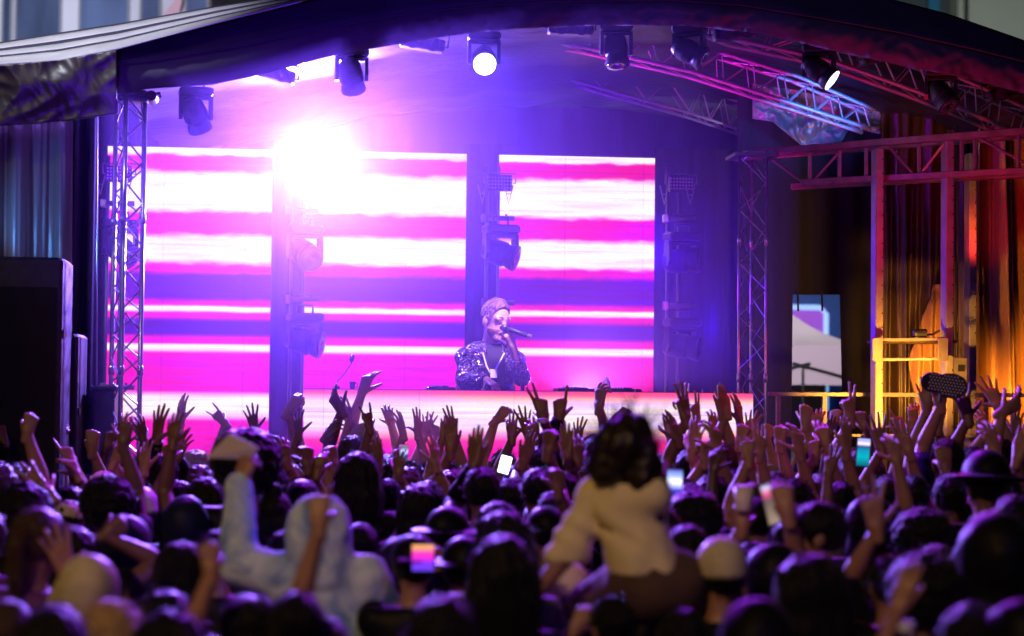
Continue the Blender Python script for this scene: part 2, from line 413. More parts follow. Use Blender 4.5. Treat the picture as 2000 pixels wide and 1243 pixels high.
def desk_item(px, dy=0.2): 
    p = at(px, 762, DY + dy); return Vector((p.x, p.y, dz1 - .005))
def deck_player(px, w, lab):
    p = desk_item(px, .25)
    t = thing('media_player', lab, 'player', p, group='players along the desk top')
    MB().box((0, 0, .012), (w, .3, .024), bevel=.006).build('case', BLACK, t, wc=False)
    MB().lathe([(w * .3, 0), (w * .3, .006), (w * .27, .01)], (0, -.02, .024)).build('platter', DKMET, t, wc=False)
    k = MB()
    for i in range(5): k.lathe([(.008, 0), (.007, .012)], (-w * .4 + i * .02, -.13, .024), n=8)
    k.build('knobs', ALU, t, wc=False)
deck_player(1125, .3, 'flat black media player on the desk, nearer the performer')
deck_player(1215, .24, 'flat black media player on the desk beside the white bottle')
deck_player(860, .2, 'flat black media player at the performer hand on the desk')
p = desk_item(1185, .12)
bt = thing('bottle', 'small white glowing water bottle on the desk top', 'bottle', p)
MB().lathe([(.024, 0), (.028, .01), (.028, .06), (.024, .078), (.010, .09), (.010, .097)]).build('body', mat('bottle_plastic', (.95, .95, 1), .3, trans=.85), bt, smooth=True, wc=False)
MB().lathe([(.012, .097), (.012, .112)]).build('cap', mat('white_plastic', (.8, .8, .8), .4), bt, wc=False)
p = desk_item(688, .1)
cp = thing('cup', 'small dark drinking cup on the desk by the bent lamp', 'cup', p)
MB().lathe([(.016, 0), (.022, .055), (.020, .055), (.015, .004)]).build('cup_body', DKMET, cp, wc=False)
MB().tube([(.021, 0, .045), (.036, 0, .04), (.036, 0, .02), (.018, 0, .014)], .003, 6).build('handle', DKMET, cp, wc=False)
# small gooseneck lamp seen at 655-690, 690-750
a, b_ = at(657, 752, DY + .3), at(688, 700, DY + .3)
gl = thing('gooseneck_lamp', 'thin bent gooseneck lamp standing on the desk beside the dark cup', 'lamp', (a.x, a.y, dz1 - .005))
MB().box((0, 0, .012), (.05, .05, .024), bevel=.006).build('base', BLACK, gl, wc=False)
dx, dz = b_.x - a.x, b_.z - dz1
MB().tube([(0, 0, .02), (.01, 0, .06), (dx * .5, 0, dz * .5), (dx * .95, 0, dz * .85), (dx, 0, dz)], .004, 6).build('stem', DKMET, gl, wc=False)
MB().lathe([(.008, -.035), (.017, -.02), (.017, .012), (.008, .02)], (dx, 0, dz + .01), (.3, 0, 1), 10).build('lamp_head', DKMET, gl, wc=False)
for px, h, lab in ((1345, .07, 'thin white stick standing upright at the far end of the desk'),):
    p = desk_item(px, .1)
    o = MB().lathe([(.004, 0), (.004, h)], p, n=6).build('pen', mat('white_plastic'))
    tag(o, lab, 'stick')
for px, lab in ((1240, 'tiny steel jack plug just past the white bottle'), (1270, 'tiny steel jack plug at the middle of the desk end'), (1372, 'tiny steel jack plug next to the upright stick'), (1452, 'tiny steel jack plug at the last desk corner')):
    p = desk_item(px, .05)
    o = MB().lathe([(.007, 0), (.007, .012), (.003, .014), (.003, .03)], p, n=8).build('jack_plug', ALU)
    tag(o, lab, 'plug', 'plugs along the desk edge')

# ------------------------------------------------------------------ truss towers
def lattice(mb, A, B, h, n, r):
    """zig-zag of thin diagonals between two chords A(z), B(z)"""
    for i in range(n):
        t0, t1 = i / n, (i + 1) / n
        a0, a1 = A(t0), A(t1); b0, b1 = B(t0), B(t1)
        mb.tube([a0, b1] if i % 2 else [b0, a1], r, 6)

def tower(name, pxs, Y, py_top, label, rch, z0=0.0, nlat=14, coup=None):
    pts = [(at(px, 600, Y + dy).x, Y + dy) for px, dy in pxs]
    zt = at(pxs[0][0], py_top, Y).z
    cx = sum(p[0] for p in pts) / len(pts)
    t = thing(name, label, 'truss', (cx, Y, z0), group='truss towers at the front of the stage')
    for p in pts:
        m = MB().tube([(p[0], p[1], z0), (p[0], p[1], zt)], rch, 12)
        k = int((zt - z0) / 1.0)
        for i in range(1, k + 1):
            m.lathe([(rch * 1.25, -.03), (rch * 1.3, 0), (rch * 1.25, .03)], (p[0], p[1], z0 + i * 1.0 + .28), n=12)
        m.build('chord', ALU, t, smooth=True)
    m = MB(); k = len(pts)
    for i in range(k):
        p, q = pts[i], pts[(i + 1) % k]
        if k == 2 and i: break
        lattice(m, lambda s: Vector((p[0], p[1], z0 + (zt - z0) * s)), lambda s: Vector((q[0], q[1], z0 + (zt - z0) * s)), 0, nlat + 3 * (i % 2), rch * .38)
    m.build('lattice', ALU, t)
    MB().box((cx, Y + .1, zt + .012), (max(p[0] for p in pts) - min(p[0] for p in pts) + .12, .34, .024)).build('top_plate', DKMET, t)
    MB().box((cx, Y + .1, z0 + .012), (.5, .5, .024)).build('base_plate', DKMET, t)
    return t
tower('truss_tower', ((220, .16), (239, -.04), (276, .05)), 12.75, 188, 'silver lattice truss tower standing beside the loudspeaker stack', .0165, nlat=26)
tower('truss_tower', ((1443, .0), (1467, .2), (1496, .02)), 13.7, 306, 'slender silver lattice truss tower holding the dark scaffold beam', .0105, nlat=20)
# pulley heads and hooks on top of the towers
for px, py, Y, s, lab in ((262, 190, 12.8, 1, 'black hoist block topping the truss tower beside the loudspeaker stack'), (1475, 302, 13.75, .8, 'grey hoist block topping the slender truss tower')):
    p = at(px, py, Y)
    t = thing('hoist_block', lab, 'hoist', p, group='hoist blocks on the towers')
    MB().box((0, 0, .0), (.2 * s, .16, .075 * s), bevel=.012).build('housing', BLACK if s == 1 else STEEL, t, wc=False)
    MB().lathe([(.03, -.09), (.035, -.085), (.035, .085), (.03, .09)], (.12 * s, 0, .0), (0, 1, 0), 14).build('wheel', DKMET, t, wc=False)
    MB().tube([(.11 * s, 0, .02), (.17 * s, 0, .03), (.17 * s, 0, .0)], .01, 8).build('hook', DKMET, t, wc=False)
    MB().tube([(.05, -.05, -.03), (.055, -.06, -.09), (.07, -.06, -.13), (.075, -.05, -.17)], .004, 6).build('cable', BLACK, t, wc=False)

# ------------------------------------------------------------------ moving heads and lamps hung from the roof
LENS_OFF = mat('lens_glass', (0.05, 0.05, 0.08), 0.08, spec=1.0)
def moving_head(p, direction, label, s=1.0, lit=None, yaw=0.0, group='moving heads along the front roof truss', up=False, tone=BLACK):
    t = thing('moving_head_light', label, 'stage light', p, group=group, rot=(math.pi if up else 0, 0, yaw))
    d = Vector(direction).normalized()
    if up: d = Vector((d.x, -d.y, -d.z))
    d = Matrix.Rotation(-yaw if not up else yaw, 3, 'Z') @ d
    MB().box((0, 0, -.028 * s), (.225 * s, .15 * s, .055 * s), bevel=.012 * s).build('base', tone, t, wc=False)
    y = MB(); hz = -.185 * s
    y.box((0, 0, -.07 * s), (.225 * s, .07 * s, .03 * s), bevel=.008)
    for sx in (-1, 1):
        prof = [(sx * .112 * s, -.04 * s, -.06 * s), (sx * .112 * s, .04 * s, -.06 * s), (sx * .112 * s, .045 * s, hz), (sx * .112 * s, .025 * s, hz - .035 * s), (sx * .112 * s, -.025 * s, hz - .035 * s), (sx * .112 * s, -.045 * s, hz)]
        y.prism(prof, (-sx * .024 * s, 0, 0))
    y.build('yoke', tone, t, wc=False)
    o = Vector((0, 0, hz))
    h = MB().lathe([(.03 * s, -.125 * s), (.055 * s, -.118 * s), (.074 * s, -.085 * s), (.08 * s, -.03 * s), (.08 * s, .02 * s), (.072 * s, .05 * s), (.08 * s, .07 * s), (.086 * s, .10 * s), (.086 * s, .112 * s), (.078 * s, .114 * s)], o, d, 28)
    for k in range(4): h.lathe([(.083 * s, -.02 * s + k * .014 * s), (.083 * s, -.014 * s + k * .014 * s)], o, d, 28)
    h = h.build('head', tone, t, smooth=False, wc=False)
    lm = LENS_OFF if lit is None else mat('lit_lens_%d' % int(lit[3]), (0.3, 0.3, 0.3), .2, emit=lit[:3], strength=lit[3])
    MB().lathe([(.001, .110 * s), (.05 * s, .119 * s), (.077 * s, .1155 * s)][::-1] + [], o, d, 28).build('lens', lm, h, smooth=True, wc=False)
    MB().tube([(-.05 * s, 0, 0), (-.05 * s, 0, .05 * s), (.05 * s, 0, .05 * s), (.05 * s, 0, 0)], .008 * s, 6).build('clamp', DKMET, t, wc=False)
    return t
HY = 13.0
for px, py, dr, lit, yw, lab in (
        (383, 172, (.25, .5, -.75), None, .15, 'unlit moving head hanging lowest on the arch above the first striped screen'),
        (687, 96, (.15, .6, -.75), None, .1, 'unlit moving head hanging just above the white flare'),
        (946, 64, (-.03, -.85, -.42), (0.85, 0.92, 1.0, 7.0), -.05, 'moving head with bright white round lens aimed at the crowd'),
        (1204, 47, (.05, -.25, -.9), None, -.1, 'dark moving head with pale rim pointing down beside the lit round lens'),
        (1347, 50, (.8, -.35, -.45), None, -.5, 'dark moving head turned sideways just past the roof crown'),
        (1600, 88, (.72, -.35, -.6), (0.9, 0.95, 1.0, 6.0), -.4, 'moving head with tilted lit lens throwing blue light on the roof'),
        (1838, 135, (.35, -.5, -.7), None, -.3, 'dark moving head hanging lowest on the arch above the scaffold tower')):
    moving_head(at(px, py, HY), dr, lab, 1.0, lit, yw)
# two-lamp blinders between them
for px, py, sl, lab in ((533, 143, .26, 'black twin blinder bar hanging between the two unlit heads'), (825, 86, .14, 'black twin blinder bar hanging before the bright round lens'), (1114, 57, .02, 'black twin blinder bar hanging just past the bright round lens'),
                        (1435, 65, -.13, 'black twin blinder bar with two round lamps next to the sideways head'), (1722, 108, -.25, 'black twin blinder bar with two round lamps past the tilted lit lens'), (1968, 180, -.3, 'black twin blinder bar with two round lamps at the end of the arch')):
    p = at(px, py, HY + .05)
    t = thing('blinder_light', lab, 'stage light', p, group='twin blinders along the front roof truss', rot=(0, -sl * -1.0, 0))
    MB().box((0, 0, .0), (.31, .12, .085), bevel=.012).build('housing', BLACK, t, wc=False)
    for sx in (-.07, .07):
        MB().lathe([(.05, 0), (.052, .012), (.044, .014)], (sx, -.06, .0), (0, -1, -.1), 20).build('reflector', DKMET, t, wc=False)
        MB().lathe([(.04, .0145), (.02, .022), (.001, .024)], (sx, -.06, .0), (0, -1, -.1), 20).build('lens', LENS_OFF, t, wc=False)
    MB().tube([(-.157, 0, .0), (-.175, 0, .0), (-.175, 0, .09), (.175, 0, .09), (.175, 0, .0), (.157, 0, .0)], .008, 6).build('bracket', DKMET, t, wc=False)

# ------------------------------------------------------------------ four light stands behind the desk
PIPE = mat('pipe', (.3, .3, .32), .3, .9)
def strobe(p, lab, w=.2, h=.13):
    t = thing('strobe_panel', lab, 'stage light', p, group='dotted strobe panels on the light stands')
    MB().box((0, 0, 0), (w, .06, h), bevel=.008).build('housing', BLACK, t, wc=False)
    m = MB()
    for i in range(8):
        for j in range(4):
            m.lathe([(.0085, 0), (.0075, .006), (.002, .008)], (-w * .5 + w * (i + .5) / 8, -.031, -h * .42 + h * .84 * (j + .5) / 4), (0, -1, 0), 8)
    m.build('lamp_cells', mat('cell_lens', (.55, .5, .7), .25), t, wc=False)
    MB().tube([(-w / 2 - .01, 0, 0), (-w / 2 - .03, 0, 0), (-w / 2 - .03, 0, .08), (w / 2 + .03, 0, .08), (w / 2 + .03, 0, 0), (w / 2 + .01, 0, 0)], .007, 6).build('bracket', PIPE, t, wc=False)
    for sx in (-w * .72, w * .36):
        m = MB()
        m.tube([(sx - .035, -.03, -.02), (sx, -.03, -.17), (sx + .035, -.03, -.02)], .006, 6)
        m.tube([(sx - .018, -.03, -.09), (sx + .018, -.03, -.09)], .004, 6)
        m.build('strut', PIPE, t, wc=False)
def cross_bar(px, py, w, lab):
    p = at(px, py, TOWY)
    t = thing('clamp_bar', lab, 'bar', p, group='short clamp bars on the light stands')
    MB().tube([(-w / 2, 0, 0), (w / 2, 0, 0)], .022, 12).build('bar', PIPE, t, wc=False, smooth=True)
    MB().box((-w / 2 - .01, 0, 0), (.045, .06, .07), bevel=.008).build('coupler', ALU, t, wc=False)
    m = MB()
    for x in (-w * .15, w * .2): m.tube([(x, 0, .024), (x + .01, 0, .034)], .01, 8)
    m.build('bolts', DKMET, t, wc=False)
specs = (
    # px of pipe, strobe py, bars, heads(py, dir), label words
    (205, 340, (398, 757), ((430, (.6, -.3, -.5)),), 'behind the silver truss tower beside the loudspeaker'),
    (566, 330, (412, 585), ((440, (.35, -.8, -.35)), (612, (.9, -.3, -.2))), 'in the bright haze below the white flare'),
    (948, 358, (427, 592), ((440, (.85, -.35, -.3)),), 'right behind the performer'),
    (1302, 360, (428, 598), ((455, (.9, -.4, .05)), (622, (.9, -.4, -.1))), 'between the last screen and the slender truss tower'))
for px, sp, bars, heads, where in specs:
    base = at(px, 700, TOWY); x = base.x
    zt = at(px, sp - 35, TOWY).z
    t = thing('light_stand', 'vertical pipe light stand ' + where, 'stand', (x, TOWY, DECK), group='light stands behind the desk')
    MB().tube([(x, TOWY, DECK), (x, TOWY, zt)], .016, 10).build('pole', PIPE, t, smooth=True)
    MB().tube([(x + .1, TOWY + .06, DECK), (x + .1, TOWY + .06, zt)], .012, 10).build('pole', PIPE, t, smooth=True)
    MB().box((x + .05, TOWY, DECK + .012), (.5, .4, .024)).build('base', DKMET, t)
    strobe(at(px + 28, sp, TOWY - .08), 'dotted strobe panel on the light stand ' + where)
    for b in bars: cross_bar(px + 28, b, .24, ('upper' if b < 500 else 'lower') + ' clamp bar on the light stand ' + where)
    for i, (hp, dr) in enumerate(heads):
        moving_head(at(px + 30, hp, TOWY - .1), dr, ('lower' if i else 'upper' if len(heads) > 1 else 'single') + ' moving head on the light stand ' + where, 1.25, None, .25, 'moving heads on the light stands')
# the blazing flare lamp (white glare)
fl = at(622, 322, TOWY - .2)
t = thing('flare_light', 'blazing white lamp in front of the screens aimed at the crowd', 'stage light', fl)
MB().lathe([(.04, .2), (.09, .17), (.12, .02), (.125, 0), (.115, -.001)], (0, 0, 0), (0, 1, 0), 28).build('housing', BLACK, t, wc=False)
MB().lathe([(.113, .0), (.09, .012), (.001, .016)], (0, -.001, 0), (0, -1, 0), 28).build('lens', mat('flare_lens', (.5, .5, .5), .3, emit=(.9, .85, 1), strength=60), t, wc=False)
MB().tube([(-.13, .08, 0), (-.15, .08, 0), (-.15, .08, .16), (.15, .08, .16), (.15, .08, 0), (.13, .08, 0)], .01, 6).build('bracket', PIPE, t, wc=False)
# ================================================================== ROOF AND DRAPES
FY = 12.55
LOW = [(200, 190), (290, 173), (415, 165), (490, 150), (580, 127), (650, 108), (715, 96), (860, 73), (930, 63), (1020, 55), (1170, 49), (1350, 50), (1480, 65), (1560, 82), (1640, 102), (1760, 128), (1900, 156), (2000, 182), (2120, 222)]
TOPL = [(200, 96), (300, 78), (420, 48), (600, 2), (800, -48), (1000, -75), (1200, -85), (1400, -75), (1600, -38), (1750, 2), (1850, 28), (2000, 80), (2120, 125)]
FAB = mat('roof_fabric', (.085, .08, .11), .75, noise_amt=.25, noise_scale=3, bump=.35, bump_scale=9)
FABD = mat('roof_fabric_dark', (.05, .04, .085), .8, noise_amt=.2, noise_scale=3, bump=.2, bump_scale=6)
rf = thing('stage_roof', 'arched dark fabric roof over the stage with a creased front valance', 'roof', (0, FY, 4.5))
def val(u, v):
    px = 200 + 1920 * u
    a, b = interp(SEAM, px), interp(LOW, px)
    k_ = min(1, max(.12, (px - 500) / 500))
    wr = (nz(px * .012, v * 1.5, 3) * .03 + abs(nz(px * .03 + v, v * 2.6, 7)) * .06 + .02 * abs(nz(px * .09, v * 5, 8))) * k_
    p = at(px, a + (b - a) * v , FY + .02 - .05 * math.sin(math.pi * v) + wr * (0.4 + v))
    return p
MB().grid(val, 420, 10).build('valance', FAB, rf, smooth=True, thick=.012)
def top(u, v):
    px = 200 + 1920 * u
    a, b = interp(TOPL, px), interp(SEAM, px)
    return at(px, a + (b - a) * v, FY + .25 * (1 - v) + .03 * nz(px * .01, v * 2, 9) + .012)
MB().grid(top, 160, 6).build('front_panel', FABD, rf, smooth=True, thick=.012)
# underside: the arch carried back over the stage
def arc_z(x): return roof_z(x)
xa, xb = ARC[0][0], ARC[-1][0]
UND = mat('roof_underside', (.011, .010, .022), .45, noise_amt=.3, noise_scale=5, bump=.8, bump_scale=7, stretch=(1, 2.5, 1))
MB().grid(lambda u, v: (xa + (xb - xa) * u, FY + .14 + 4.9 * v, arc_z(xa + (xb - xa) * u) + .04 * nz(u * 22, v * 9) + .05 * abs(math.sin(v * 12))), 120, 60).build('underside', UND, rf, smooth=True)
# rolled keder edge along the seam
m = MB().tube([at(px, interp(SEAM, px), FY - .03) for px in range(205, 2110, 15)], .008, 6)
m.build('keder_edge', FABD, rf, smooth=True)

# pale striped roof wing at the left
UPW = [(-80, 105), (0, 84), (100, 68), (230, 48), (330, 30), (420, 14), (600, -14)]
LOW2 = [(-80, 128), (0, 126), (60, 122), (115, 118), (230, 96), (420, 46), (600, 1)]
wt = thing('roof_wing', 'pale grey striped roof sheet sloping over the dark side tarpaulin', 'roof sheet', at(100, 110, 12.3))
def wing(a0, a1):
    def f(u, v):
        px = -80 + 670 * u
        t = a0 + (a1 - a0) * v
        return at(px, interp(UPW, px) * (1 - t) + interp(LOW2, px) * t, 12.45 + 1.3 * (1 - t) + .02 * nz(px * .02, t * 6))
    return f
LIGHTF = mat('pale_fabric', (.62, .60, .66), .55, noise_amt=.12, noise_scale=4)
bands = [(0, .05, 0), (.05, .30, 1), (.30, .40, 0), (.40, .62, 1), (.62, .68, 0), (.68, 1, 1)]
for a0, a1, li in bands:
    MB().grid(wing(a0, a1), 60, 3).build('pale_sheet' if li else 'dark_batten', LIGHTF if li else FABD, wt, smooth=True, thick=.006 if li else .012)

TARP = mat('shiny_tarp', (.05, .036, .045), .42, noise_amt=.35, noise_scale=3, bump=.25, bump_scale=5, spec=.7)
def tarp(u, v):
    px = -90 + 318 * u
    b = interp([(-90, 250), (60, 243), (140, 235), (228, 222)], px)
    a = interp([(-90, 130), (0, 128), (115, 118), (228, 98)], px)
    w_ = .06 * nz(px * .010, v * 1.6, 1) + .06 * abs(nz(px * .012 + v * 1.2, v * 1.8, 4)) + .015 * abs(nz(px * .04 - v * 2, v * 3, 6))
    return at(px, a + (b - a) * v, 12.4 + w_)
o = MB().grid(tarp, 110, 40).build('side_valance', TARP, smooth=True, thick=.01)
tag(o, 'shiny black creased tarpaulin under the pale striped roof sheet', 'tarpaulin')
CURT = mat('brown_curtain', (.17, .12, .13), .36, noise_amt=.2, noise_scale=2, spec=.6, bump=.15, bump_scale=40, stretch=(1, 1, .15))
def sidec(u, v):
    px = -90 + 232 * u
    q = at(px, 236, 12.9)
    lean = .05 * v
    fold = .05 * math.sin(px * .10 + 3.0 * nz(px * .012, v * .8) + 2 * nz(px * .03, 4)) + .06 * nz(px * .035, v * 1.0, 2) + .012 * nz(px * .15, v * 3, 8)
    return (q.x + lean * u, 12.9 + fold, q.z * (1 - v) + .0)
o = MB().grid(sidec, 150, 30).build('side_curtain', CURT, smooth=True, thick=.006)
tag(o, 'glossy brown side curtain in vertical folds behind the loudspeaker stack', 'curtain')
o = MB().grid(lambda u, v: (at(132 + 58 * u, 500, 13.05).x, 13.05 + .03 * math.sin(u * 14), at(150, 230, 13.05).z * (1 - v)), 30, 6).build('leg_drape', mat('navy_cloth', (.03, .025, .06), .8), smooth=True)
tag(o, 'dark navy masking drape hanging just outside the silver truss tower', 'drape')
o = MB().tube([at(190, 228, 12.98), at(188, 880, 12.98)], .006, 8).build('drape_pole', PIPE)
tag(o, 'thin pink-lit pole along the edge of the navy masking drape', 'pole')

# loudspeaker stack
def speaker_box(px0, px1, Y, zb, zt, lab, dep=.5):
    a, b = at(px0, 700, Y), at(px1, 700, Y)
    t = thing('loudspeaker', lab, 'loudspeaker', ((a.x + b.x) / 2, Y, zb), group='loudspeaker stack beside the stage')
    w_ = b.x - a.x; h_ = zt - zb - .006
    MB().box((0, dep / 2, h_ / 2), (w_, dep, h_), bevel=.02).build('cabinet', mat('speaker_paint', (.03, .03, .05), .55, noise_amt=.3, bump=.2, bump_scale=80), t, wc=False)
    MB().grid(lambda u, v: (-w_ * .44 + w_ * .88 * u, -.012 - .02 * math.sin(math.pi * u), h_ * .06 + h_ * .86 * v), 10, 4).build('grille', mat('grille', (.025, .025, .04), .5, bump=.6, bump_scale=300), t, wc=False, thick=.006)
    for k in (.2, .8): MB().box((w_ / 2 + .004, .1, h_ * k), (.014, .12, .05)).build('handle', DKMET, t, wc=False)
zt = at(60, 500, 12.0).z
speaker_box(-60, 119, 12.0, .62, zt, 'tall plain navy black loudspeaker cabinet at the edge of the crowd')
speaker_box(-60, 112, 12.0, 0, .61, 'low black bass cabinet under the tall navy loudspeaker')
speaker_box(100, 152, 12.5, 0, at(130, 650, 12.5).z, 'lower narrow black cabinet tucked behind the tall loudspeaker stack')
p = at(190, 750, 12.9)
t = thing('equipment_case', 'upright black case standing at the foot of the silver truss tower', 'case', (p.x + .0, 12.95, DECK))
MB().box((.05, .05, .52), (.14, .3, 1.06), bevel=.01).build('case_body', BLACK, t, wc=False)
MB().box((.05, .05, 1.065), (.17, .33, .03), bevel=.008).build('lid', DKMET, t, wc=False)

# ------------------------------------------------------------------ roof trusses
TRM = mat('truss_metal', (.5, .48, .52), .5, .5, noise_amt=.15)
def bow_truss(name, lower, upper, Y, lab, r=.017, n=9, dy=.22):
    lo = [at(px, py, Y) for px, py in lower]; up = [at(px, py, Y) for px, py in upper]
    def samp(pl, t):
        s = t * (len(pl) - 1); i = min(int(s), len(pl) - 2); return pl[i].lerp(pl[i + 1], s - i)
    N = 24
    t = thing(name, lab, 'truss', lo[0], group='roof trusses under the arch')
    off = Vector((0, dy, 0))
    for pl in (lo, up):
        for k in (0, 1):
            MB().tube([samp(pl, i / N) + off * k for i in range(N + 1)], r, 8).build('chord', TRM, t, smooth=True)
    m = MB()
    for i in range(n):
        a, b = i / n, (i + 1) / n
        for k in (0, 1):
            m.tube([samp(lo, a) + off * k, samp(up, (a + b) / 2) + off * k, samp(lo, b) + off * k], r * .5, 6)
        m.tube([samp(lo, a), samp(lo, b) + off], r * .45, 6)
        m.tube([samp(up, b), samp(up, a) + off], r * .45, 6)
    m.build('lattice', TRM, t)
    return t
bow_truss('roof_truss', [(1300, 20), (1430, 76), (1620, 118), (1800, 182), (1900, 222), (1990, 262)], [(1300, -30), (1500, 45), (1640, 78), (1800, 120), (1920, 172), (2030, 222)], 13.35, 'roof truss nearest the valance, running down above the scaffold beam', n=11)
bow_truss('roof_truss', [(940, 56), (1160, 96), (1350, 140), (1540, 200), (1700, 252)], [(940, 20), (1160, 48), (1380, 94), (1560, 150), (1710, 215)], 14.6, 'pink-lit middle roof truss crossing behind the dark moving heads', n=12)
bow_truss('roof_truss', [(760, 78), (1000, 124), (1350, 222), (1500, 272)], [(760, 40), (1000, 78), (1350, 168), (1520, 225)], 16.3, 'dim purple roof truss lowest and farthest above the screens', n=12, r=.014)

# ------------------------------------------------------------------ right wing: scaffold beam, posts, platform, curtains
def on(px, py):
    """points of the beam, which runs towards the viewer as it leaves the slender tower"""
    t = (px - 1450) / 550
    return at(px, py, 14.0 - 1.2 * t)
def lab_box(mb, a, b, w_, d_):
    a, b = Vector(a), Vector(b); t = (b - a); L = t.length; t.normalize()
    y = Vector((0, 1, 0)); z = t.cross(y).normalized(); y = z.cross(t)
    M = Matrix((t, y, z)).transposed()
    mb.box((a + b) / 2, (L, d_, w_), M, bevel=.004)
ub = lambda px: interp([(1450, 300), (1590, 294), (1700, 285), (1850, 271), (2000, 258), (2080, 250)], px)
lb = lambda px: interp([(1565, 357), (1700, 350), (1850, 342), (2000, 334), (2080, 330)], px)
BEAM = mat('beam_steel', (.26, .18, .20), .4, .5, noise_amt=.25)
t = thing('scaffold_beam', 'long square steel lattice beam lit purple and red on top of the posts', 'beam', on(1500, 300))
for k in (0, .3):
    m = MB()
    lab_box(m, on(1452, ub(1452)) + Vector((0, k, 0)), on(2070, ub(2070)) + Vector((0, k, 0)), .05, .05); m.build('chord', BEAM, t)
    m = MB()
    lab_box(m, on(1566, lb(1566)) + Vector((0, k, 0)), on(2070, lb(2070)) + Vector((0, k, 0)), .045, .05); m.build('chord', BEAM, t)
m = MB()
for px in (1582, 1640, 1692, 1795, 1878, 1904, 1990): lab_box(m, on(px, ub(px) + 4), on(px, lb(px) - 3), .025, .025)
for a, b in (((1500, 305), (1566, 355)), ((1640, 297), (1590, 352)), ((1735, 286), (1782, 338)), ((1845, 280), (1800, 338)), ((1912, 270), (2000, 318))):
    lab_box(m, on(*a), on(*b), .018, .018)
m.build('lattice', BEAM, t)
def post(px, Y, ptop, lab):
    a, b = at(px, ptop, Y), at(px, 600, Y)
    t = thing('scaffold_post', lab, 'post', (b.x, Y, 0), group='upright posts under the scaffold beam')
    MB().box((0, 0, a.z / 2), (.058, .13, a.z), bevel=.006).build('upright', STEEL, t, wc=False)
    m = MB()
    for k in range(int(a.z / .1)): m.lathe([(.006, 0), (.006, .004)], (.018, -.066, .05 + k * .1), (0, -1, 0), 8)
    m.build('bolt_holes', BLACK, t, wc=False)
    MB().box((0, 0, .01), (.25, .25, .02)).build('base_plate', DKMET, t, wc=False)
post(1713, 13.35, 292, 'steel post lit yellow at its foot, on the tent side of the platform')
post(1850, 13.15, 276, 'steel post lit red and yellow, on the curtain side of the platform')
post(1895, 14.3, 300, 'thin dim post standing behind the platform, in front of the red curtain')
# platform between posts
t = thing('scaffold_platform', 'small steel platform frame lit bright yellow between the two posts', 'platform', at(1775, 700, 13.2))
for py0, nm in ((664, 'rail'), (703, 'rail')):
    for k in (0, .5):
        m = MB(); lab_box(m, at(1706, py0, 13.25 + k), at(1848, py0 - 2, 13.05 + k), .022, .03)
        m.build(nm, STEEL, t)
for px, Y in ((1712, 13.22), (1840, 13.05)):
    a, b = at(px, 660, Y), at(px, 706, Y)
    MB().box(((a + b) / 2 + Vector((.0, -.02, 0))), (.075, .02, (a - b).length), bevel=.004).build('corner_plate', STEEL, t)
a, b = at(1712, 668, 13.5), at(1848, 668, 13.5)
MB().box(((a + b) / 2), ((b - a).length, .5, .02)).build('deck_board', mat('plywood', (.1, .06, .04), .7), t)
# dark lamp lying on the platform
p = at(1805, 652, 13.3)
t = thing('work_lamp', 'small dark clamp lamp lying on the yellow platform', 'lamp', p)
MB().lathe([(.02, -.06), (.032, -.04), (.035, .03), (.03, .035)], (-.02, 0, .0), (1, 0, 0), 14).build('lamp_body', BLACK, t, wc=False)
MB().tube([(.02, 0, -.01), (.07, 0, .0), (.12, 0, .025)], .008, 8).build('arm', BLACK, t, wc=False)
MB().box((.04, 0, -.035), (.16, .08, .016)).build('base', DKMET, t, wc=False)
# handrail across
t = thing('guard_rail', 'low steel guard rail lit orange behind the raised hands', 'railing', at(1600, 770, 13.8))
m = MB(); lab_box(m, at(1500, 770, 13.9), at(2070, 773, 13.7), .032, .03); m.build('top_rail', STEEL, t)
m = MB(); lab_box(m, at(1500, 850, 13.9), at(2070, 853, 13.7), .025, .025); m.build('lower_rail', STEEL, t)
for px in (1520, 1610, 1790, 1925, 2040):
    a = at(px, 771, 13.85)
    MB().box((a.x, a.y, a.z / 2), (.03, .03, a.z - .02)).build('baluster', STEEL, t)
p = at(1868, 735, 14.0)
t = thing('control_box', 'small switch box hanging behind the curtain side post', 'box', p)
MB().box((0, 0, 0), (.14, .1, .28), bevel=.008).build('box_body', STEEL, t, wc=False)
MB().box((.02, -.055, .06), (.05, .01, .05)).build('switch_panel', BLACK, t, wc=False)
MB().tube([(0, 0, .14), (0.01, 0, .4), (.0, 0, 1.9)], .006, 6).build('cable', BLACK, t, wc=False)

# curtains of the right wing
RC = mat('wing_curtain', (.26, .12, .06), .5, noise_amt=.2, noise_scale=3, spec=.5, bump=.25, bump_scale=25, stretch=(1, 1, .25))
def wingc(x0, x1, Y, zb, py_t, fold, seed, flare=0.0):
    def f(u, v):
        px = x0 + (x1 - x0) * u
        q = at(px, py_t, Y)
        s = (px - x0)
        fd = fold * (math.sin(s * .11 + 2.2 * nz(s * .015, v * .8, seed)) + .45 * math.sin(s * .29 + seed + 3 * nz(s * .02, v * 1.2, seed)))
        fd += .035 * nz(s * .05, v * 5, seed) + .03 * abs(nz(s * .09 + v * 4, v * 9, seed))
        return (q.x + flare * (u - .5) * v, Y + fd * (.4 + .9 * v), q.z + (zb - q.z) * v)
    return f
o = MB().grid(wingc(1722, 1885, 15.3, .2, 200, .06, 2.0), 110, 50).build('wing_curtain', mat('shaded_wing_curtain', (.05, .025, .02), .4, spec=.7, bump=.25, bump_scale=20, stretch=(1, 1, .25)), smooth=True)  # unlit part of the wing curtain, its shade put into the colour
tag(o, 'dark glossy brown curtain hanging behind the yellow platform', 'curtain', 'curtains of the side wing')
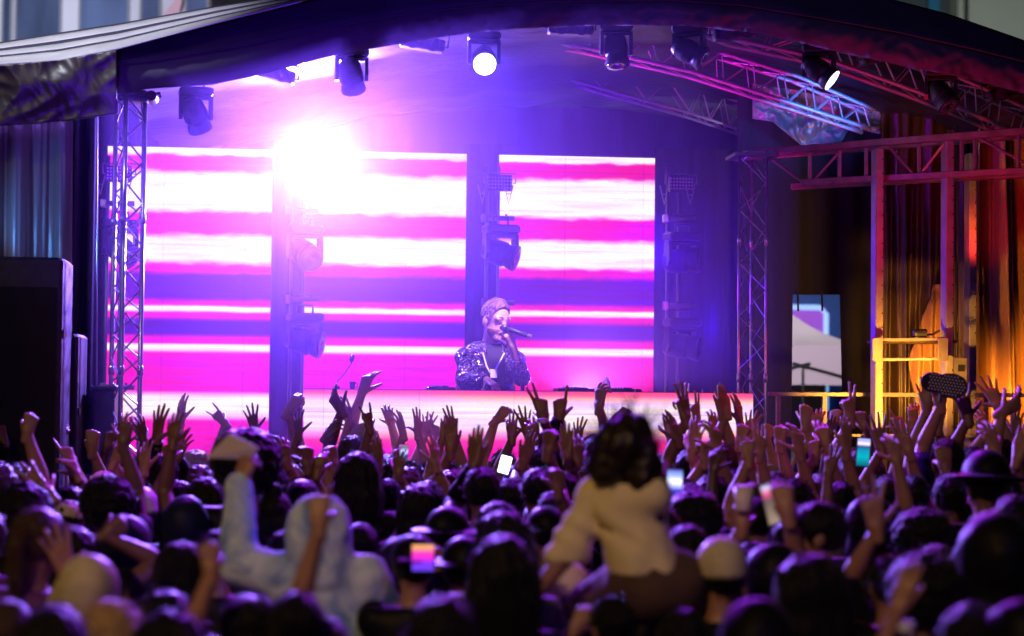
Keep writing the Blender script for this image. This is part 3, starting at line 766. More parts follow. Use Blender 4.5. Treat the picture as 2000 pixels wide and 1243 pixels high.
def tied(u, v):  # paler cloth shaped like the lit patch of the curtain behind
    a = interp([(0, 1822), (.18, 1806), (.45, 1775), (.75, 1790), (1, 1770)], v); b = interp([(0, 1836), (.18, 1845), (.5, 1856), (1, 1850)], v)
    px = a + (b - a) * u
    q = at(px, 556 + 330 * v, 15.0)
    return (q.x, 15.0 - .05 * math.sin(u * 3.1) + .03 * math.sin(px * .3 + 3 * v) + .02 * nz(px * .05, v * 6), q.z)
o = MB().grid(tied, 40, 40).build('lit_curtain_patch', RC, smooth=True, thick=.006)
tag(o, 'narrow paler cloth shaped like the lit yellow patch between the two posts', 'curtain', 'curtains of the side wing')
o = MB().grid(wingc(1912, 2080, 14.9, .2, 200, .17, 5.0), 150, 60).build('wing_curtain', RC, smooth=True)
tag(o, 'wide red and orange lit curtain beyond the thin dim post', 'curtain', 'curtains of the side wing')
# black masking drape with an opening to the tent
Y = 15.9
m = MB()
def strip(x0t, x1t, x0b, x1b, yt, yb, n):
    def f(u, v):
        px = (x0t + (x1t - x0t) * u) * (1 - v) + (x0b + (x1b - x0b) * u) * v
        q = at(px, yt + (yb - yt) * v, Y)
        return (q.x, Y + .02 * math.sin(px * .12), max(q.z, 0.05))
    m.grid(f, n, 20)
strip(1440, 1760, 1440, 1760, 180, 576, 60)
strip(1440, 1548, 1440, 1543, 576, 1100, 24)
strip(1641, 1760, 1652, 1760, 576, 1100, 24)
o = m.build('masking_drape', mat('masking_cloth', (.012, .011, .02), .9), smooth=True)
tag(o, 'black masking drape with a tall opening showing the tent', 'drape')
for px, py, L in ((1558, 574, 34), (1605, 574, 34)):
    o = MB().tube([at(px, py - 5, Y - .03), at(px + 1, py + L, Y - .03), ], .009, 6).build('tie_strap', BLACK)
    tag(o, 'black tie strap dangling at the %s of the drape opening' % ('left' if px < 1600 else 'middle'), 'strap')
# (left open where the tent shows: only above it)
o = MB().grid(lambda u, v: (at(1700 + 420 * u, 400, 16.6).x, 16.6 + .03 * math.sin(u * 60), .05 + 4.2 * (1 - v)), 90, 4).build('rear_drape', mat('masking_cloth'), smooth=True)
tag(o, 'black rear drape behind the orange lit curtains', 'drape')

# crinkled tarpaulin bunched under the roof, catching the blue beam
def crk(u, v):
    px = 1470 + 250 * u
    t_ = interp([(1470, 118), (1600, 128), (1720, 175)], px); b_ = interp([(1470, 232), (1510, 238), (1565, 284), (1642, 280), (1660, 250), (1720, 262)], px)
    return at(px, t_ + (b_ - t_) * v, 15.3 + .07 * nz(px * .02, v * 5, 3) + .05 * abs(nz(px * .05 + v * 3, v * 8, 5)) + .02 * abs(nz(px * .12, v * 14, 6)))
o = MB().grid(crk, 120, 50).build('crinkled_tarp', mat('crinkled_film', (.16, .17, .19), .3, noise_amt=.3, noise_scale=5, spec=.7, bump=.3, bump_scale=14), smooth=True, thick=.004)
tag(o, 'crinkled glossy tarpaulin bunched under the roof, lit blue above the dark beam', 'tarpaulin')

# gazebo tent seen through the opening
GY = 26.0
t = thing('gazebo_tent', 'white gazebo tent seen through the opening in the black drape', 'tent', (at(1640, 800, GY).x, GY, 0))
pk = at(1490, 600, GY + 1.2); ez = at(1600, 675, GY).z
c = [at(1330, 690, GY), at(1705, 690, GY)]
x0, x1 = c[0].x, c[1].x
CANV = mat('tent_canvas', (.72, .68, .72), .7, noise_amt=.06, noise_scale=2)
m = MB()
ap = Vector(((x0 + x1) / 2 - .1, GY + 1.3, ez + .95))
cor = [Vector((x0, GY, ez)), Vector((x1, GY, ez)), Vector((x1, GY + 2.6, ez)), Vector((x0, GY + 2.6, ez))]
for i in range(4):
    a, b = cor[i], cor[(i + 1) % 4]
    def f(u, v, a=a, b=b):
        e = a.lerp(b, u); q = e.lerp(ap, v); q.z -= .22 * math.sin(math.pi * v) * (1 - .3 * v); return q
    m.grid(f, 10, 8)
m.build('canopy', CANV, t, smooth=True)
m = MB()
for i in range(4):
    a, b = cor[i], cor[(i + 1) % 4]
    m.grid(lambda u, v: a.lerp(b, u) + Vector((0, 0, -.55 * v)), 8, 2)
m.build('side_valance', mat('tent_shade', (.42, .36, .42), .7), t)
for q in cor: MB().tube([(q.x, q.y, 0), (q.x, q.y, ez)], .03, 8).build('leg', STEEL, t)
m = MB().tube([(x1 - .15, GY - .03, ez - .5), (x1 - 1.15, GY - .03, ez - .25)], .02, 6).tube([(x1 - 1.9, GY - .03, ez - .5), (x1 - .9, GY - .03, ez - .25)], .02, 6).tube([(x1 - 1.0, GY - .03, ez - .3), (x1 - 1.0, GY - .03, ez - .95)], .02, 6)
m.build('brace', DKMET, t)
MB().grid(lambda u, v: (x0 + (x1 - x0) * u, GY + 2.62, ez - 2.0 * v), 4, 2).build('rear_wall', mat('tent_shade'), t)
# blue hoarding behind with a purple sign
HY2 = 30.0
t = thing('blue_kiosk', 'blue kiosk front with a purple panel framed in pale light, above the tent', 'kiosk', (at(1600, 800, HY2).x, HY2, 0))
a, b = at(1480, 560, HY2), at(1720, 560, HY2)
MB().box(((a.x + b.x) / 2, HY2 + .5, a.z / 2), (b.x - a.x, 1.0, a.z), bevel=.03).build('wall', mat('blue_wall', (.02, .09, .35), .5, noise_amt=.1), t)
q0, q1 = at(1500, 600, HY2), at(1612, 600, HY2); qb = at(1600, 680, HY2).z - 1
MB().box(((q0.x + q1.x) / 2, HY2 - .02, (q0.z + qb) / 2), (q1.x - q0.x, .04, q0.z - qb), bevel=.01).build('panel', mat('purple_panel', (.2, .05, .4), .5, emit=(.32, .08, .62), strength=.7), t)
pt = MB().tube([(q0.x, HY2 - .05, q0.z), (q1.x - .1, HY2 - .05, q0.z), (q1.x, HY2 - .05, q0.z - .1), (q1.x, HY2 - .05, qb)], .045, 8)
pt.build('light_frame', mat('light_tube', (.5, .6, .8), .4, emit=(.25, .5, .9), strength=.9), t)

# ------------------------------------------------------------------ buildings behind the roof
BY = 42.0
t = thing('office_building', 'pale building with tall blue windows above the striped roof sheet', 'building', (at(200, 700, BY).x, BY + 2, 0))
a, b = at(-120, -60, BY), at(412, -60, BY)
WALLM = mat('pale_wall', (.68, .66, .72), .7, noise_amt=.08, noise_scale=.6)
MB().box(((a.x + b.x) / 2, BY + 3, (a.z + 1) / 2), (b.x - a.x, 6, a.z + 1), bevel=.02).build('wall', WALLM, t)
GL = mat('window_glass', (.10, .14, .26), .12, noise_amt=.5, noise_scale=.8, spec=.8, stretch=(1, 1, .3))
for xa, xb in ((-60, -18), (4, 22), (30, 118), (155, 250), (274, 312), (362, 404)):
    p0, p1 = at(xa, 100, BY), at(xb, 100, BY)
    zb, zt = at(100, 110, BY).z, at(100, -70, BY).z
    f = MB().box(((p0.x + p1.x) / 2, BY - .02, (zb + zt) / 2), (p1.x - p0.x, .06, zt - zb), bevel=.01).build('window', GL, t)
    fr = MB()
    for x in (p0.x, p1.x): fr.box((x, BY - .06, (zb + zt) / 2), (.05, .06, zt - zb))
    fr.box(((p0.x + p1.x) / 2, BY - .061, zt - .1), (p1.x - p0.x, .05, .08))
    fr.build('frame', mat('window_frame', (.25, .25, .28), .5), f)
# pink banner-like awning
m = MB().prism([at(318, 30, BY - .3), at(350, -10, BY - .3), at(358, -10, BY - .3), at(350, 26, BY - .3)], (0, .05, 0))
m.build('pink_panel', mat('pink_panel', (.7, .4, .45), .6), t)
t = thing('grey_tower_block', 'plain grey concrete block beyond the far end of the roof', 'building', (at(1980, 700, 55).x, 57, 0))
a, b = at(1872, -60, 55), at(2200, -60, 55)
MB().box(((a.x + b.x) / 2, 58, (a.z + 3) / 2), (b.x - a.x, 6, a.z + 3), bevel=.05).build('wall', mat('grey_wall', (.36, .39, .36), .8, noise_amt=.08, noise_scale=.3), t)
a, b = at(1886, 30, 54.9), at(1889, 30, 54.9)
MB().box((a.x, 54.85, at(1886, 30, 55).z), (.08, .2, 3.2)).build('drain_pipe', DKMET, t)
t = thing('dark_house', 'dark building with a blue window strip beside the grey concrete block', 'building', (at(1800, 700, 50).x, 51, 0))
a, b = at(1560, -60, 50), at(1862, -60, 50)
MB().box(((a.x + b.x) / 2, 53, (a.z + 1) / 2), (b.x - a.x, 5.5, a.z + 1), bevel=.05).build('wall', mat('dark_wall', (.02, .03, .04), .7, noise_amt=.3), t)
a, b = at(1812, 20, 50), at(1834, 20, 50)
MB().box(((a.x + b.x) / 2, 49.98, a.z), (b.x - a.x, .1, 3), bevel=.01).build('window', mat('blue_glass', (.02, .10, .2), .2), t)

# ------------------------------------------------------------------ stage smoke
a, b = at(195, 600, 12.95), at(1512, 600, 12.95)
hz = MB().box(((a.x + b.x) / 2, (12.2 + 17.15) / 2, (0.6 + 5.35) / 2), (b.x - a.x, 17.15 - 12.2, 5.35 - .6)).build('haze', None)
tag(hz, kind='stuff')
HM = bpy.data.materials.new('stage_smoke'); HM.use_nodes = True
nt = HM.node_tree; nt.nodes.clear()
pv = nt.nodes.new('ShaderNodeVolumePrincipled'); o_ = nt.nodes.new('ShaderNodeOutputMaterial')
pv.inputs['Color'].default_value = (.55, .32, 1, 1); pv.inputs['Density'].default_value = 0.048; pv.inputs['Anisotropy'].default_value = 0.62  # violet of the stage light put into the smoke's own colour
nt.links.new(pv.outputs[0], o_.inputs['Volume'])
hz.data.materials.clear(); hz.data.materials.append(HM)

# ================================================================== PEOPLE: signed-distance shapes meshed with surface nets
def caps(a, b, ra, rb=None):
    rb = ra if rb is None else rb
    a = np.array(a, float); b = np.array(b, float); ba = b - a; L2 = max(float(ba @ ba), 1e-9)
    def f(P):
        t = np.clip(((P - a) @ ba) / L2, 0, 1)
        return np.linalg.norm(P - (a + t[..., None] * ba), axis=-1) - (ra + (rb - ra) * t)
    return f
def ell(c, r):
    c = np.array(c, float); r = np.array(r, float); m_ = r.min()
    def f(P):
        q = (P - c) / r; k = np.linalg.norm(q, axis=-1); k2 = np.linalg.norm(q / r, axis=-1) + 1e-9
        return k * (k - 1) / k2
    return f
def chain(pts, rs):
    fs = [caps(pts[i], pts[i + 1], rs[i], rs[i + 1]) for i in range(len(pts) - 1)]
    def f(P):
        d = fs[0](P)
        for g in fs[1:]: d = np.minimum(d, g(P))
        return d
    return f
def smin(a, b, k):
    h = np.clip(.5 + .5 * (b - a) / k, 0, 1)
    return b * (1 - h) + a * h - k * h * (1 - h)
def union(fs, k):
    def f(P):
        d = fs[0](P)
        for g in fs[1:]: d = smin(d, g(P), k)
        return d
    return f
def wob(P, fr, seed=0.0):
    x, y, z = P[..., 0], P[..., 1], P[..., 2]
    return (np.sin(x * fr + seed + 1.7 * np.sin(z * fr * .63 + seed)) * np.sin(y * fr * 1.13 + 2.1 * seed + np.sin(x * fr * .5)) + .6 * np.sin(z * fr * 1.31 + 3 * seed + 1.4 * np.sin(y * fr * .81))) * .6

def surf(fn, lo, hi, h):
    """mesh of fn(P)=0: vertices (n,3) and quads (m,4)"""
    lo = np.array(lo, float); hi = np.array(hi, float)
    n = np.maximum(((hi - lo) / h).astype(int) + 2, 3)
    g = [lo[i] + h * np.arange(n[i]) for i in range(3)]
    P = np.stack(np.meshgrid(*g, indexing='ij'), -1)
    D = fn(P)
    D[0], D[-1] = h, h; D[:, 0], D[:, -1] = h, h; D[:, :, 0], D[:, :, -1] = h, h
    S = D < 0
    acc = np.zeros(tuple(n - 1) + (3,)); cnt = np.zeros(tuple(n - 1))
    cr = [(0, 0, 0), (1, 0, 0), (0, 1, 0), (0, 0, 1), (1, 1, 0), (1, 0, 1), (0, 1, 1), (1, 1, 1)]
    sl = lambda A, c: A[c[0]:A.shape[0] - 1 + c[0], c[1]:A.shape[1] - 1 + c[1], c[2]:A.shape[2] - 1 + c[2]]
    for i in range(8):
        for j in range(i + 1, 8):
            a, b = cr[i], cr[j]
            if sum(abs(a[k] - b[k]) for k in range(3)) != 1: continue
            da, db = sl(D, a), sl(D, b); x = (da < 0) != (db < 0)
            t = np.where(x, da / np.where(x, da - db, 1), 0)
            for k in range(3): acc[..., k] += np.where(x, a[k] + t * (b[k] - a[k]), 0)
            cnt += x
    act = cnt > 0
    idx = -np.ones(act.shape, int); idx[act] = np.arange(act.sum())
    base = np.argwhere(act)
    V = lo + h * (base + acc[act] / cnt[act][:, None])
    Q = []
    for ax in range(3):
        a = [slice(None)] * 3; b = [slice(None)] * 3
        a[ax] = slice(0, -1); b[ax] = slice(1, None)
        s0, s1 = S[tuple(a)], S[tuple(b)]
        ch = np.argwhere(s0 != s1)
        o1, o2 = [k for k in range(3) if k != ax]
        ch = ch[(ch[:, o1] > 0) & (ch[:, o2] > 0) & (ch[:, o1] < n[o1] - 1) & (ch[:, o2] < n[o2] - 1)]
        c = []
        for d1, d2 in ((-1, -1), (0, -1), (0, 0), (-1, 0)):
            q = ch.copy(); q[:, o1] += d1; q[:, o2] += d2; c.append(idx[q[:, 0], q[:, 1], q[:, 2]])
        q = np.stack(c, 1); fl = s0[ch[:, 0], ch[:, 1], ch[:, 2]]
        if ax == 1: fl = ~fl
        q[~fl] = q[~fl][:, ::-1]
        Q.append(q)
    Q = np.concatenate(Q); Q = Q[(Q >= 0).all(1)]
    return V, Q

def np_mesh(name, V, Q, T=None):
    me = bpy.data.meshes.new(name)
    nq = len(Q); V = np.asarray(V, np.float32)
    me.vertices.add(len(V)); me.vertices.foreach_set('co', V.ravel())
    me.loops.add(nq * 4); me.loops.foreach_set('vertex_index', np.asarray(Q, np.int32).ravel())
    me.polygons.add(nq); me.polygons.foreach_set('loop_start', np.arange(0, nq * 4, 4, dtype=np.int32))
    me.polygons.foreach_set('use_smooth', np.ones(nq, bool))
    me.update(calc_edges=True)
    return me
def link(name, me, material, parent=None, loc=(0, 0, 0), yaw=0.0, s=1.0):
    if not me.materials: me.materials.append(material)
    o = bpy.data.objects.new(name, me); COL.objects.link(o)
    if parent is not None: o.parent = parent
    else: o.location = loc; o.rotation_euler = (0, 0, yaw); o.scale = (s, s, s)
    if me.materials[0] != material:
        o.material_slots[0].link = 'OBJECT'; o.material_slots[0].material = material
    return o
def joinm(parts):
    V, Q, n = [], [], 0
    for v, q in parts:
        V.append(v); Q.append(q + n); n += len(v)
    return np.concatenate(V), np.concatenate(Q)
def tube_np(pts, rs, n=10):
    """swept tube with rounded ends, all quads"""
    pts = np.array(pts, float); m_ = len(pts); V = []
    up = np.array([0, -1.0, 0.2])
    for i in range(m_):
        t = pts[min(i + 1, m_ - 1)] - pts[max(i - 1, 0)]; t /= np.linalg.norm(t) + 1e-9
        a = np.cross(t, up); a /= np.linalg.norm(a) + 1e-9; b = np.cross(a, t); up = b
        th = 2 * np.pi * np.arange(n) / n
        V.append(pts[i] + rs[i] * (np.cos(th)[:, None] * a + np.sin(th)[:, None] * b))
    V = np.concatenate(V)
    Q = [(i * n + k, i * n + (k + 1) % n, (i + 1) * n + (k + 1) % n, (i + 1) * n + k) for i in range(m_ - 1) for k in range(n)]
    return V, np.array(Q)
def curve3(a, b, c, n=6, bend=.35):
    """rounded path a-b-c"""
    a, b, c = (np.array(x, float) for x in (a, b, c))
    out = [a + (b - a) * t for t in np.linspace(0, .8, n)]
    p0, p2 = a + (b - a) * .88, b + (c - b) * .12
    for t in (0.0, .5, 1.0): out.append((1 - t) ** 2 * p0 + 2 * t * (1 - t) * b + t * t * p2)
    out += [b + (c - b) * t for t in np.linspace(.22, 1, n)]
    return np.array(out)

# ------------------------------------------------------------------ hands
def hand_sdf(spread, curls, thumb, kspl=0.0):
    """wrist at 0, fingers along +z, palm faces +y, thumb towards +x. curls: bend in degrees at the three joints for index..little"""
    fs = [caps((0, 0, -.03), (0, 0, .012), .024, .025)]
    # palm: four metacarpals
    basex = (.026, .009, -.009, -.026); top = (.088, .092, .088, .080)
    palm = [caps((basex[i] * .55, 0, .012), (basex[i], 0, top[i]), .0135, .0115) for i in range(4)]
    fs += palm
    Ls = ((.040, .024, .019), (.044, .028, .020), (.041, .026, .019), (.032, .019, .017))
    rr = ((.0092, .0084, .0076, .0062), (.0094, .0086, .0077, .0063), (.0090, .0082, .0074, .006), (.0080, .0073, .0067, .0056))
    fingers = []
    for i in range(4):
        a = R((1.35 - i * .9) * spread)
        p = np.array((basex[i], 0, top[i])); pts = [p]; bend = 0.0
        side = np.array((math.sin(a), 0, math.cos(a)))
        for j in range(3):
            bend += R(curls[i][j])
            d = side * math.cos(bend) + np.array((0, 1, 0)) * math.sin(bend)
            p = p + d * Ls[i][j]; pts.append(p)
        fingers.append(chain(pts, rr[i]))
    tb = np.array((.020, .006, .022)); ta, tf, tc = thumb
    d1 = np.array((math.sin(R(ta)) * math.cos(R(tf)), math.sin(R(tf)), math.cos(R(ta)) * math.cos(R(tf))))
    d2 = np.array((math.sin(R(ta - tc)) * math.cos(R(tf + tc)), math.sin(R(tf + tc)), math.cos(R(ta - tc)) * math.cos(R(tf + tc))))
    t1 = tb + d1 * .040; t2 = t1 + (d1 + d2) / np.linalg.norm(d1 + d2) * .030; t3 = t2 + d2 * .024
    fingers.append(chain([tb, t1, t2, t3], (.0145, .0105, .0092, .0072)))
    pf = union(fs, .014)
    def f(P):
        d = pf(P)
        for g in fingers: d = smin(d, g(P), .006)
        return d
    return f
C0 = (4, 4, 3)
FIST = (80, 90, 55)
HANDS = {
    'open': (15, [(2, 4, 3)] * 4, (58, 12, 12)),
    'open_r': (8, [(8, 10, 8), (5, 10, 8), (10, 14, 10), (16, 16, 10)], (42, 20, 15)),
    'flat': (3, [(3, 3, 2)] * 4, (22, 10, 12)),
    'fist': (2, [FIST] * 4, (35, 55, 25)),
    'point': (2, [(3, 4, 2), FIST, FIST, FIST], (35, 50, 25)),
    'peace': (13, [(5, 6, 4), (2, 4, 3), FIST, FIST], (30, 55, 25)),
    'rock': (8, [(5, 8, 5), (75, 88, 50), (75, 88, 50), (8, 8, 5)], (52, 25, 15)),
    'claw': (11, [(28, 38, 22), (22, 36, 22), (30, 36, 22), (34, 36, 20)], (55, 32, 20)),
    'loose': (5, [(30, 22, 12), (42, 26, 14), (52, 28, 14), (60, 28, 14)], (35, 35, 15)),
    'duck': (3, [(62, 20, 8), (64, 20, 8), (62, 20, 8), (60, 20, 8)], (20, 62, 5)),
    'grip': (3, [(48, 62, 35), (50, 62, 35), (52, 60, 35), (54, 58, 35)], (40, 62, 15)),
    'three': (10, [(3, 4, 3), (2, 4, 3), (4, 5, 3), (70, 85, 45)], (30, 55, 25)),
}
HM_ = {}
def hand_np(pose, h=.0052):
    key = (pose, h)
    if key not in HM_:
        HM_[key] = surf(hand_sdf(*HANDS[pose]), (-.085, -.035, -.05), (.115, .115, .225), h)
    return HM_[key]
def frame(zd, yd):
    z = np.array(zd, float); z /= np.linalg.norm(z)
    y = np.array(yd, float); y = y - (y @ z) * z; y /= np.linalg.norm(y) + 1e-9
    return np.stack([np.cross(y, z), y, z], 1)      # columns x,y,z

# ------------------------------------------------------------------ bodies (1.75 m, facing +y)
HC = np.array((0, .01, 1.635))
def head_parts(c=HC, s=1.0):
    c = np.array(c, float); k = lambda *p: c + s * np.array(p)
    return [ell(k(0, -.008, .022), (.076 * s, .095 * s, .09 * s)), ell(k(0, .028, -.045), (.058 * s, .062 * s, .068 * s)),
            caps(k(0, .078, -.005), k(0, .108, -.038), .011 * s, .015 * s),        # nose
            caps(k(-.02, .085, -.068), k(.02, .085, -.068), .008 * s), caps(k(0, .07, -.102), k(0, .075, -.095), .018 * s),   # lips, chin
            caps(k(-.045, .068, .02), k(.045, .068, .02), .017 * s),           # brow
            ell(k(-.079, -.005, -.018), (.010 * s, .02 * s, .032 * s)), ell(k(.079, -.005, -.018), (.010 * s, .02 * s, .032 * s))]
def body_sdf(g=1.0):
    tor = [ell((0, 0, .95), (.155 * (2 - g), .105, .12)), ell((0, 0, 1.10), (.13, .09, .16)), ell((0, 0, 1.29), (.16 * g, .105, .17)),
           caps((-.14 * g, -.01, 1.415), (.14 * g, -.01, 1.415), .052), caps((0, -.015, 1.42), (0, .0, 1.56), .052, .05)]
    legs = []
    for s in (-1, 1):
        legs += [caps((s * .09, 0, .90), (s * .10, .01, .50), .085, .055), caps((s * .10, .01, .50), (s * .11, -.02, .09), .055, .036), caps((s * .11, -.03, .04), (s * .13, .14, .03), .035, .03)]
    A = union(tor + legs, .045); B = union(head_parts(), .02)
    return lambda P: smin(A(P), B(P), .025)
def shirt_sdf(g=1.0, seed=0.0, loose=.014):
    tor = union([ell((0, 0, .93), (.165 * (2 - g), .115, .14)), ell((0, 0, 1.10), (.14, .1, .18)), ell((0, 0, 1.29), (.165 * g, .112, .175)),
                 caps((-.15 * g, -.01, 1.415), (.15 * g, -.01, 1.415), .06), caps((0, -.015, 1.43), (0, -.005, 1.475), .062, .058)], .05)
    def f(P):
        d = tor(P) - loose - .004 * wob(P, 34, seed) - .003 * wob(P * (1, 1, .4), 70, seed)
        return np.maximum(np.maximum(d, .84 - P[..., 2]), P[..., 2] - 1.478)
    return f
def trousers_sdf():
    fs = [ell((0, 0, .93), (.165, .115, .11))]
    for s in (-1, 1):
        fs += [caps((s * .09, 0, .88), (s * .105, .01, .50), .10, .075), caps((s * .105, .01, .50), (s * .112, -.015, .10), .075, .062)]
    A = union(fs, .04)
    return lambda P: np.maximum(A(P) - .003 * wob(P, 30, 1.0), np.maximum(P[..., 2] - .93, .07 - P[..., 2]))
def hair_sdf(kind, seed=0.0):
    c = HC
    K = lambda *p: c + np.array(p)
    face = lambda P: (P[..., 1] - c[1]) * .9 - (P[..., 2] - c[2]) * .55 - .045       # keep < 0
    low = lambda P: (c[2] - .075) - P[..., 2]
    scalp = union([ell(K(0, -.012, .026), (.085, .104, .098))], .01)
    if kind == 'short':
        return lambda P: np.maximum(np.maximum(scalp(P) - .001 - .006 * wob(P, 70, seed) - .004 * wob(P * (1, 1, .5), 160, seed + 2), face(P)), low(P))
    if kind == 'quiff':
        q = union([scalp, ell(K(0, .03, .10), (.05, .06, .04))], .03)
        return lambda P: np.maximum(np.maximum(q(P) - .002 - .006 * wob(P * (1, 1, .5), 110, seed), face(P)), c[2] - .03 - P[..., 2])
    if kind in ('long', 'longw'):
        wd = .085 if kind == 'long' else .11
        L = union([scalp, ell(K(0, -.06, -.10), (wd, .06, .20)), ell(K(-.07, -.02, -.08), (.03, .05, .15)), ell(K(.07, -.02, -.08), (.03, .05, .15))], .04)
        return lambda P: np.maximum(L(P) - .003 - .010 * wob(P * (1, 1, .22), 80, seed) - .004 * wob(P * (1, 1, .3), 170, seed), face(P) - (.02 if kind == 'longw' else 0))
    if kind == 'curly':
        L = union([ell(K(0, -.02, .035), (.10, .115, .105)), ell(K(0, -.05, -.04), (.09, .08, .09))], .03)
        return lambda P: np.maximum(L(P) - .011 * wob(P, 75, seed) - .006 * wob(P, 150, seed + 1), face(P) - .015)
    if kind == 'afro':
        L = ell(K(0, -.03, .04), (.135, .135, .13))
        return lambda P: np.maximum(L(P) - .010 * wob(P, 80, seed) - .007 * wob(P, 170, seed + 1), face(P) - .03)
    if kind == 'bun':
        L = union([scalp, ell(K(0, -.06, .125), (.042, .042, .038)), caps(K(0, -.05, .09), K(0, -.06, .12), .02)], .012)
        return lambda P: np.maximum(np.maximum(L(P) - .002 - .004 * wob(P, 90, seed), face(P)), low(P))
    if kind == 'ponytail':
        L = union([scalp, chain([K(0, -.10, .05), K(0, -.15, .0), K(0, -.14, -.12), K(0, -.12, -.2)], (.018, .03, .027, .012))], .015)
        return lambda P: np.maximum(L(P) - .002 - .004 * wob(P * (1, 1, .4), 100, seed), np.maximum(face(P), low(P) - .15))
    if kind in ('cap', 'capback', 'capside'):
        dome = ell(K(0, -.008, .038), (.090, .108, .088))
        a = {'cap': (0, 1), 'capback': (0, -1), 'capside': (-1, 0)}[kind]
        br = ell(K(a[0] * .12, a[1] * .13, .032), (.075, .085, .010) if a[0] == 0 else (.085, .075, .010))
        return lambda P: smin(np.maximum(dome(P), c[2] + .018 - P[..., 2]), br(P), .008)
    if kind == 'hat':
        dome = union([ell(K(0, -.008, .045), (.093, .108, .10))], .01); br = ell(K(0, -.008, .035), (.165, .18, .014))
        return lambda P: smin(np.maximum(dome(P), c[2] + .02 - P[..., 2]), br(P) - .003 * wob(P, 20, seed), .012)
    if kind == 'beanie':
        dome = union([ell(K(0, -.014, .045), (.093, .110, .105)), ell(K(0, -.014, .02), (.097, .115, .035))], .006)
        return lambda P: np.maximum(dome(P) - .0015 * wob(P * (1, 1, .3), 160, seed), c[2] - .005 - P[..., 2])
    if kind == 'hood':
        L = union([ell(K(0, -.025, .015), (.118, .128, .135)), ell(K(0, -.03, -.14), (.12, .10, .10))], .05)
        opn = ell(K(0, .12, -.01), (.085, .12, .11))
        return lambda P: np.maximum(L(P) - .006 * wob(P, 26, seed) - .002 * wob(P, 70, seed), -opn(P))
    raise KeyError(kind)
def strands(V, Q, kind, n=170):
    """adds stray hairs that stand off the surface"""
    r = np.random.RandomState(len(kind) * 7 + 3); cen = V.mean(0)
    idx = r.randint(0, len(V), n); P = [V]; F_ = [Q]; k = len(V)
    for i in idx:
        p = V[i]; o = p - cen; o /= np.linalg.norm(o) + 1e-9
        if p[2] < 1.5 and kind not in ('long', 'longw', 'ponytail'): continue
        L = r.uniform(.012, .034) * (1.3 if kind in ('curly', 'afro') else 1)
        w_ = r.normal(0, .35, 3); a = p - o * .004; b = p + (o + w_ * .5) * L * .55; c = b + (o * .5 + w_ + np.array((0, 0, -.5))) * L * .6
        v, q = tube_np([a, b, c], [.0016, .0013, .0006], 3)
        P.append(v); F_.append(q + k); k += len(v)
    return np.concatenate(P), np.concatenate(F_)
_S = {}
def shape(key, fn, lo, hi, h):
    if key not in _S: _S[key] = surf(fn(), lo, hi, h)
    return _S[key]
def hair_np(kind, seed, h=.0105):
    z0 = .72 if kind in ('long', 'longw', 'ponytail', 'hood') else 1.5
    return shape(('hair', kind, seed, h), lambda: hair_sdf(kind, seed * 1.9), (-.21, -.23, 1.28 if z0 < 1 else 1.5), (.21, .24, 1.86), h)

SKIN = [mat('skin_light', (.50, .27, .19), .45, noise_amt=.1), mat('skin_tan', (.36, .18, .11), .45, noise_amt=.1), mat('skin_brown', (.20, .095, .055), .45, noise_amt=.1), mat('skin_dark', (.09, .045, .03), .4, noise_amt=.1)]
HAIRC = {'black': mat('hair_black', (.006, .005, .006), .42, spec=.12, sheen=.06, bump=.6, bump_scale=90, stretch=(1, 1, .2)), 'brown': mat('hair_brown', (.05, .025, .015), .42, spec=.22, sheen=.08, bump=.6, bump_scale=90, stretch=(1, 1, .2)),
         'blond': mat('hair_blond', (.40, .26, .11), .42, spec=.22, sheen=.08, bump=.6, bump_scale=90), 'white': mat('hair_white', (.62, .58, .52), .5, sheen=.08, bump=.5, bump_scale=60)}
CLOTH = {k: mat('cloth_' + k, c, .5, noise_amt=.2, noise_scale=6, sheen=.03, spec=.12) for k, c in {
    'black': (.005, .005, .007), 'navy': (.012, .014, .045), 'grey': (.11, .11, .12), 'cream': (.62, .55, .36), 'white': (.7, .68, .66), 'olive': (.16, .16, .06), 'brown': (.08, .045, .03),
    'red': (.22, .02, .03), 'blue': (.04, .08, .28), 'denim': (.08, .12, .22), 'green': (.25, .28, .07), 'purple': (.12, .03, .2)}.items()}

def ik(S, W, la, lf, pole):
    S, W = np.array(S, float), np.array(W, float); d = W - S; D = np.linalg.norm(d)
    k = max(1.0, D / ((la + lf) * .985)); la *= k; lf *= k
    u = d / D; x = (la * la - lf * lf + D * D) / (2 * D); y2 = max(la * la - x * x, 0)
    p = np.array(pole, float); p = p - (p @ u) * u; p /= np.linalg.norm(p) + 1e-9
    return S + u * x + p * math.sqrt(y2), k

def rotz(v, a):
    c, s = math.cos(a), math.sin(a); v = np.asarray(v, float)
    return np.stack([v[..., 0] * c - v[..., 1] * s, v[..., 0] * s + v[..., 1] * c, v[..., 2]], -1)

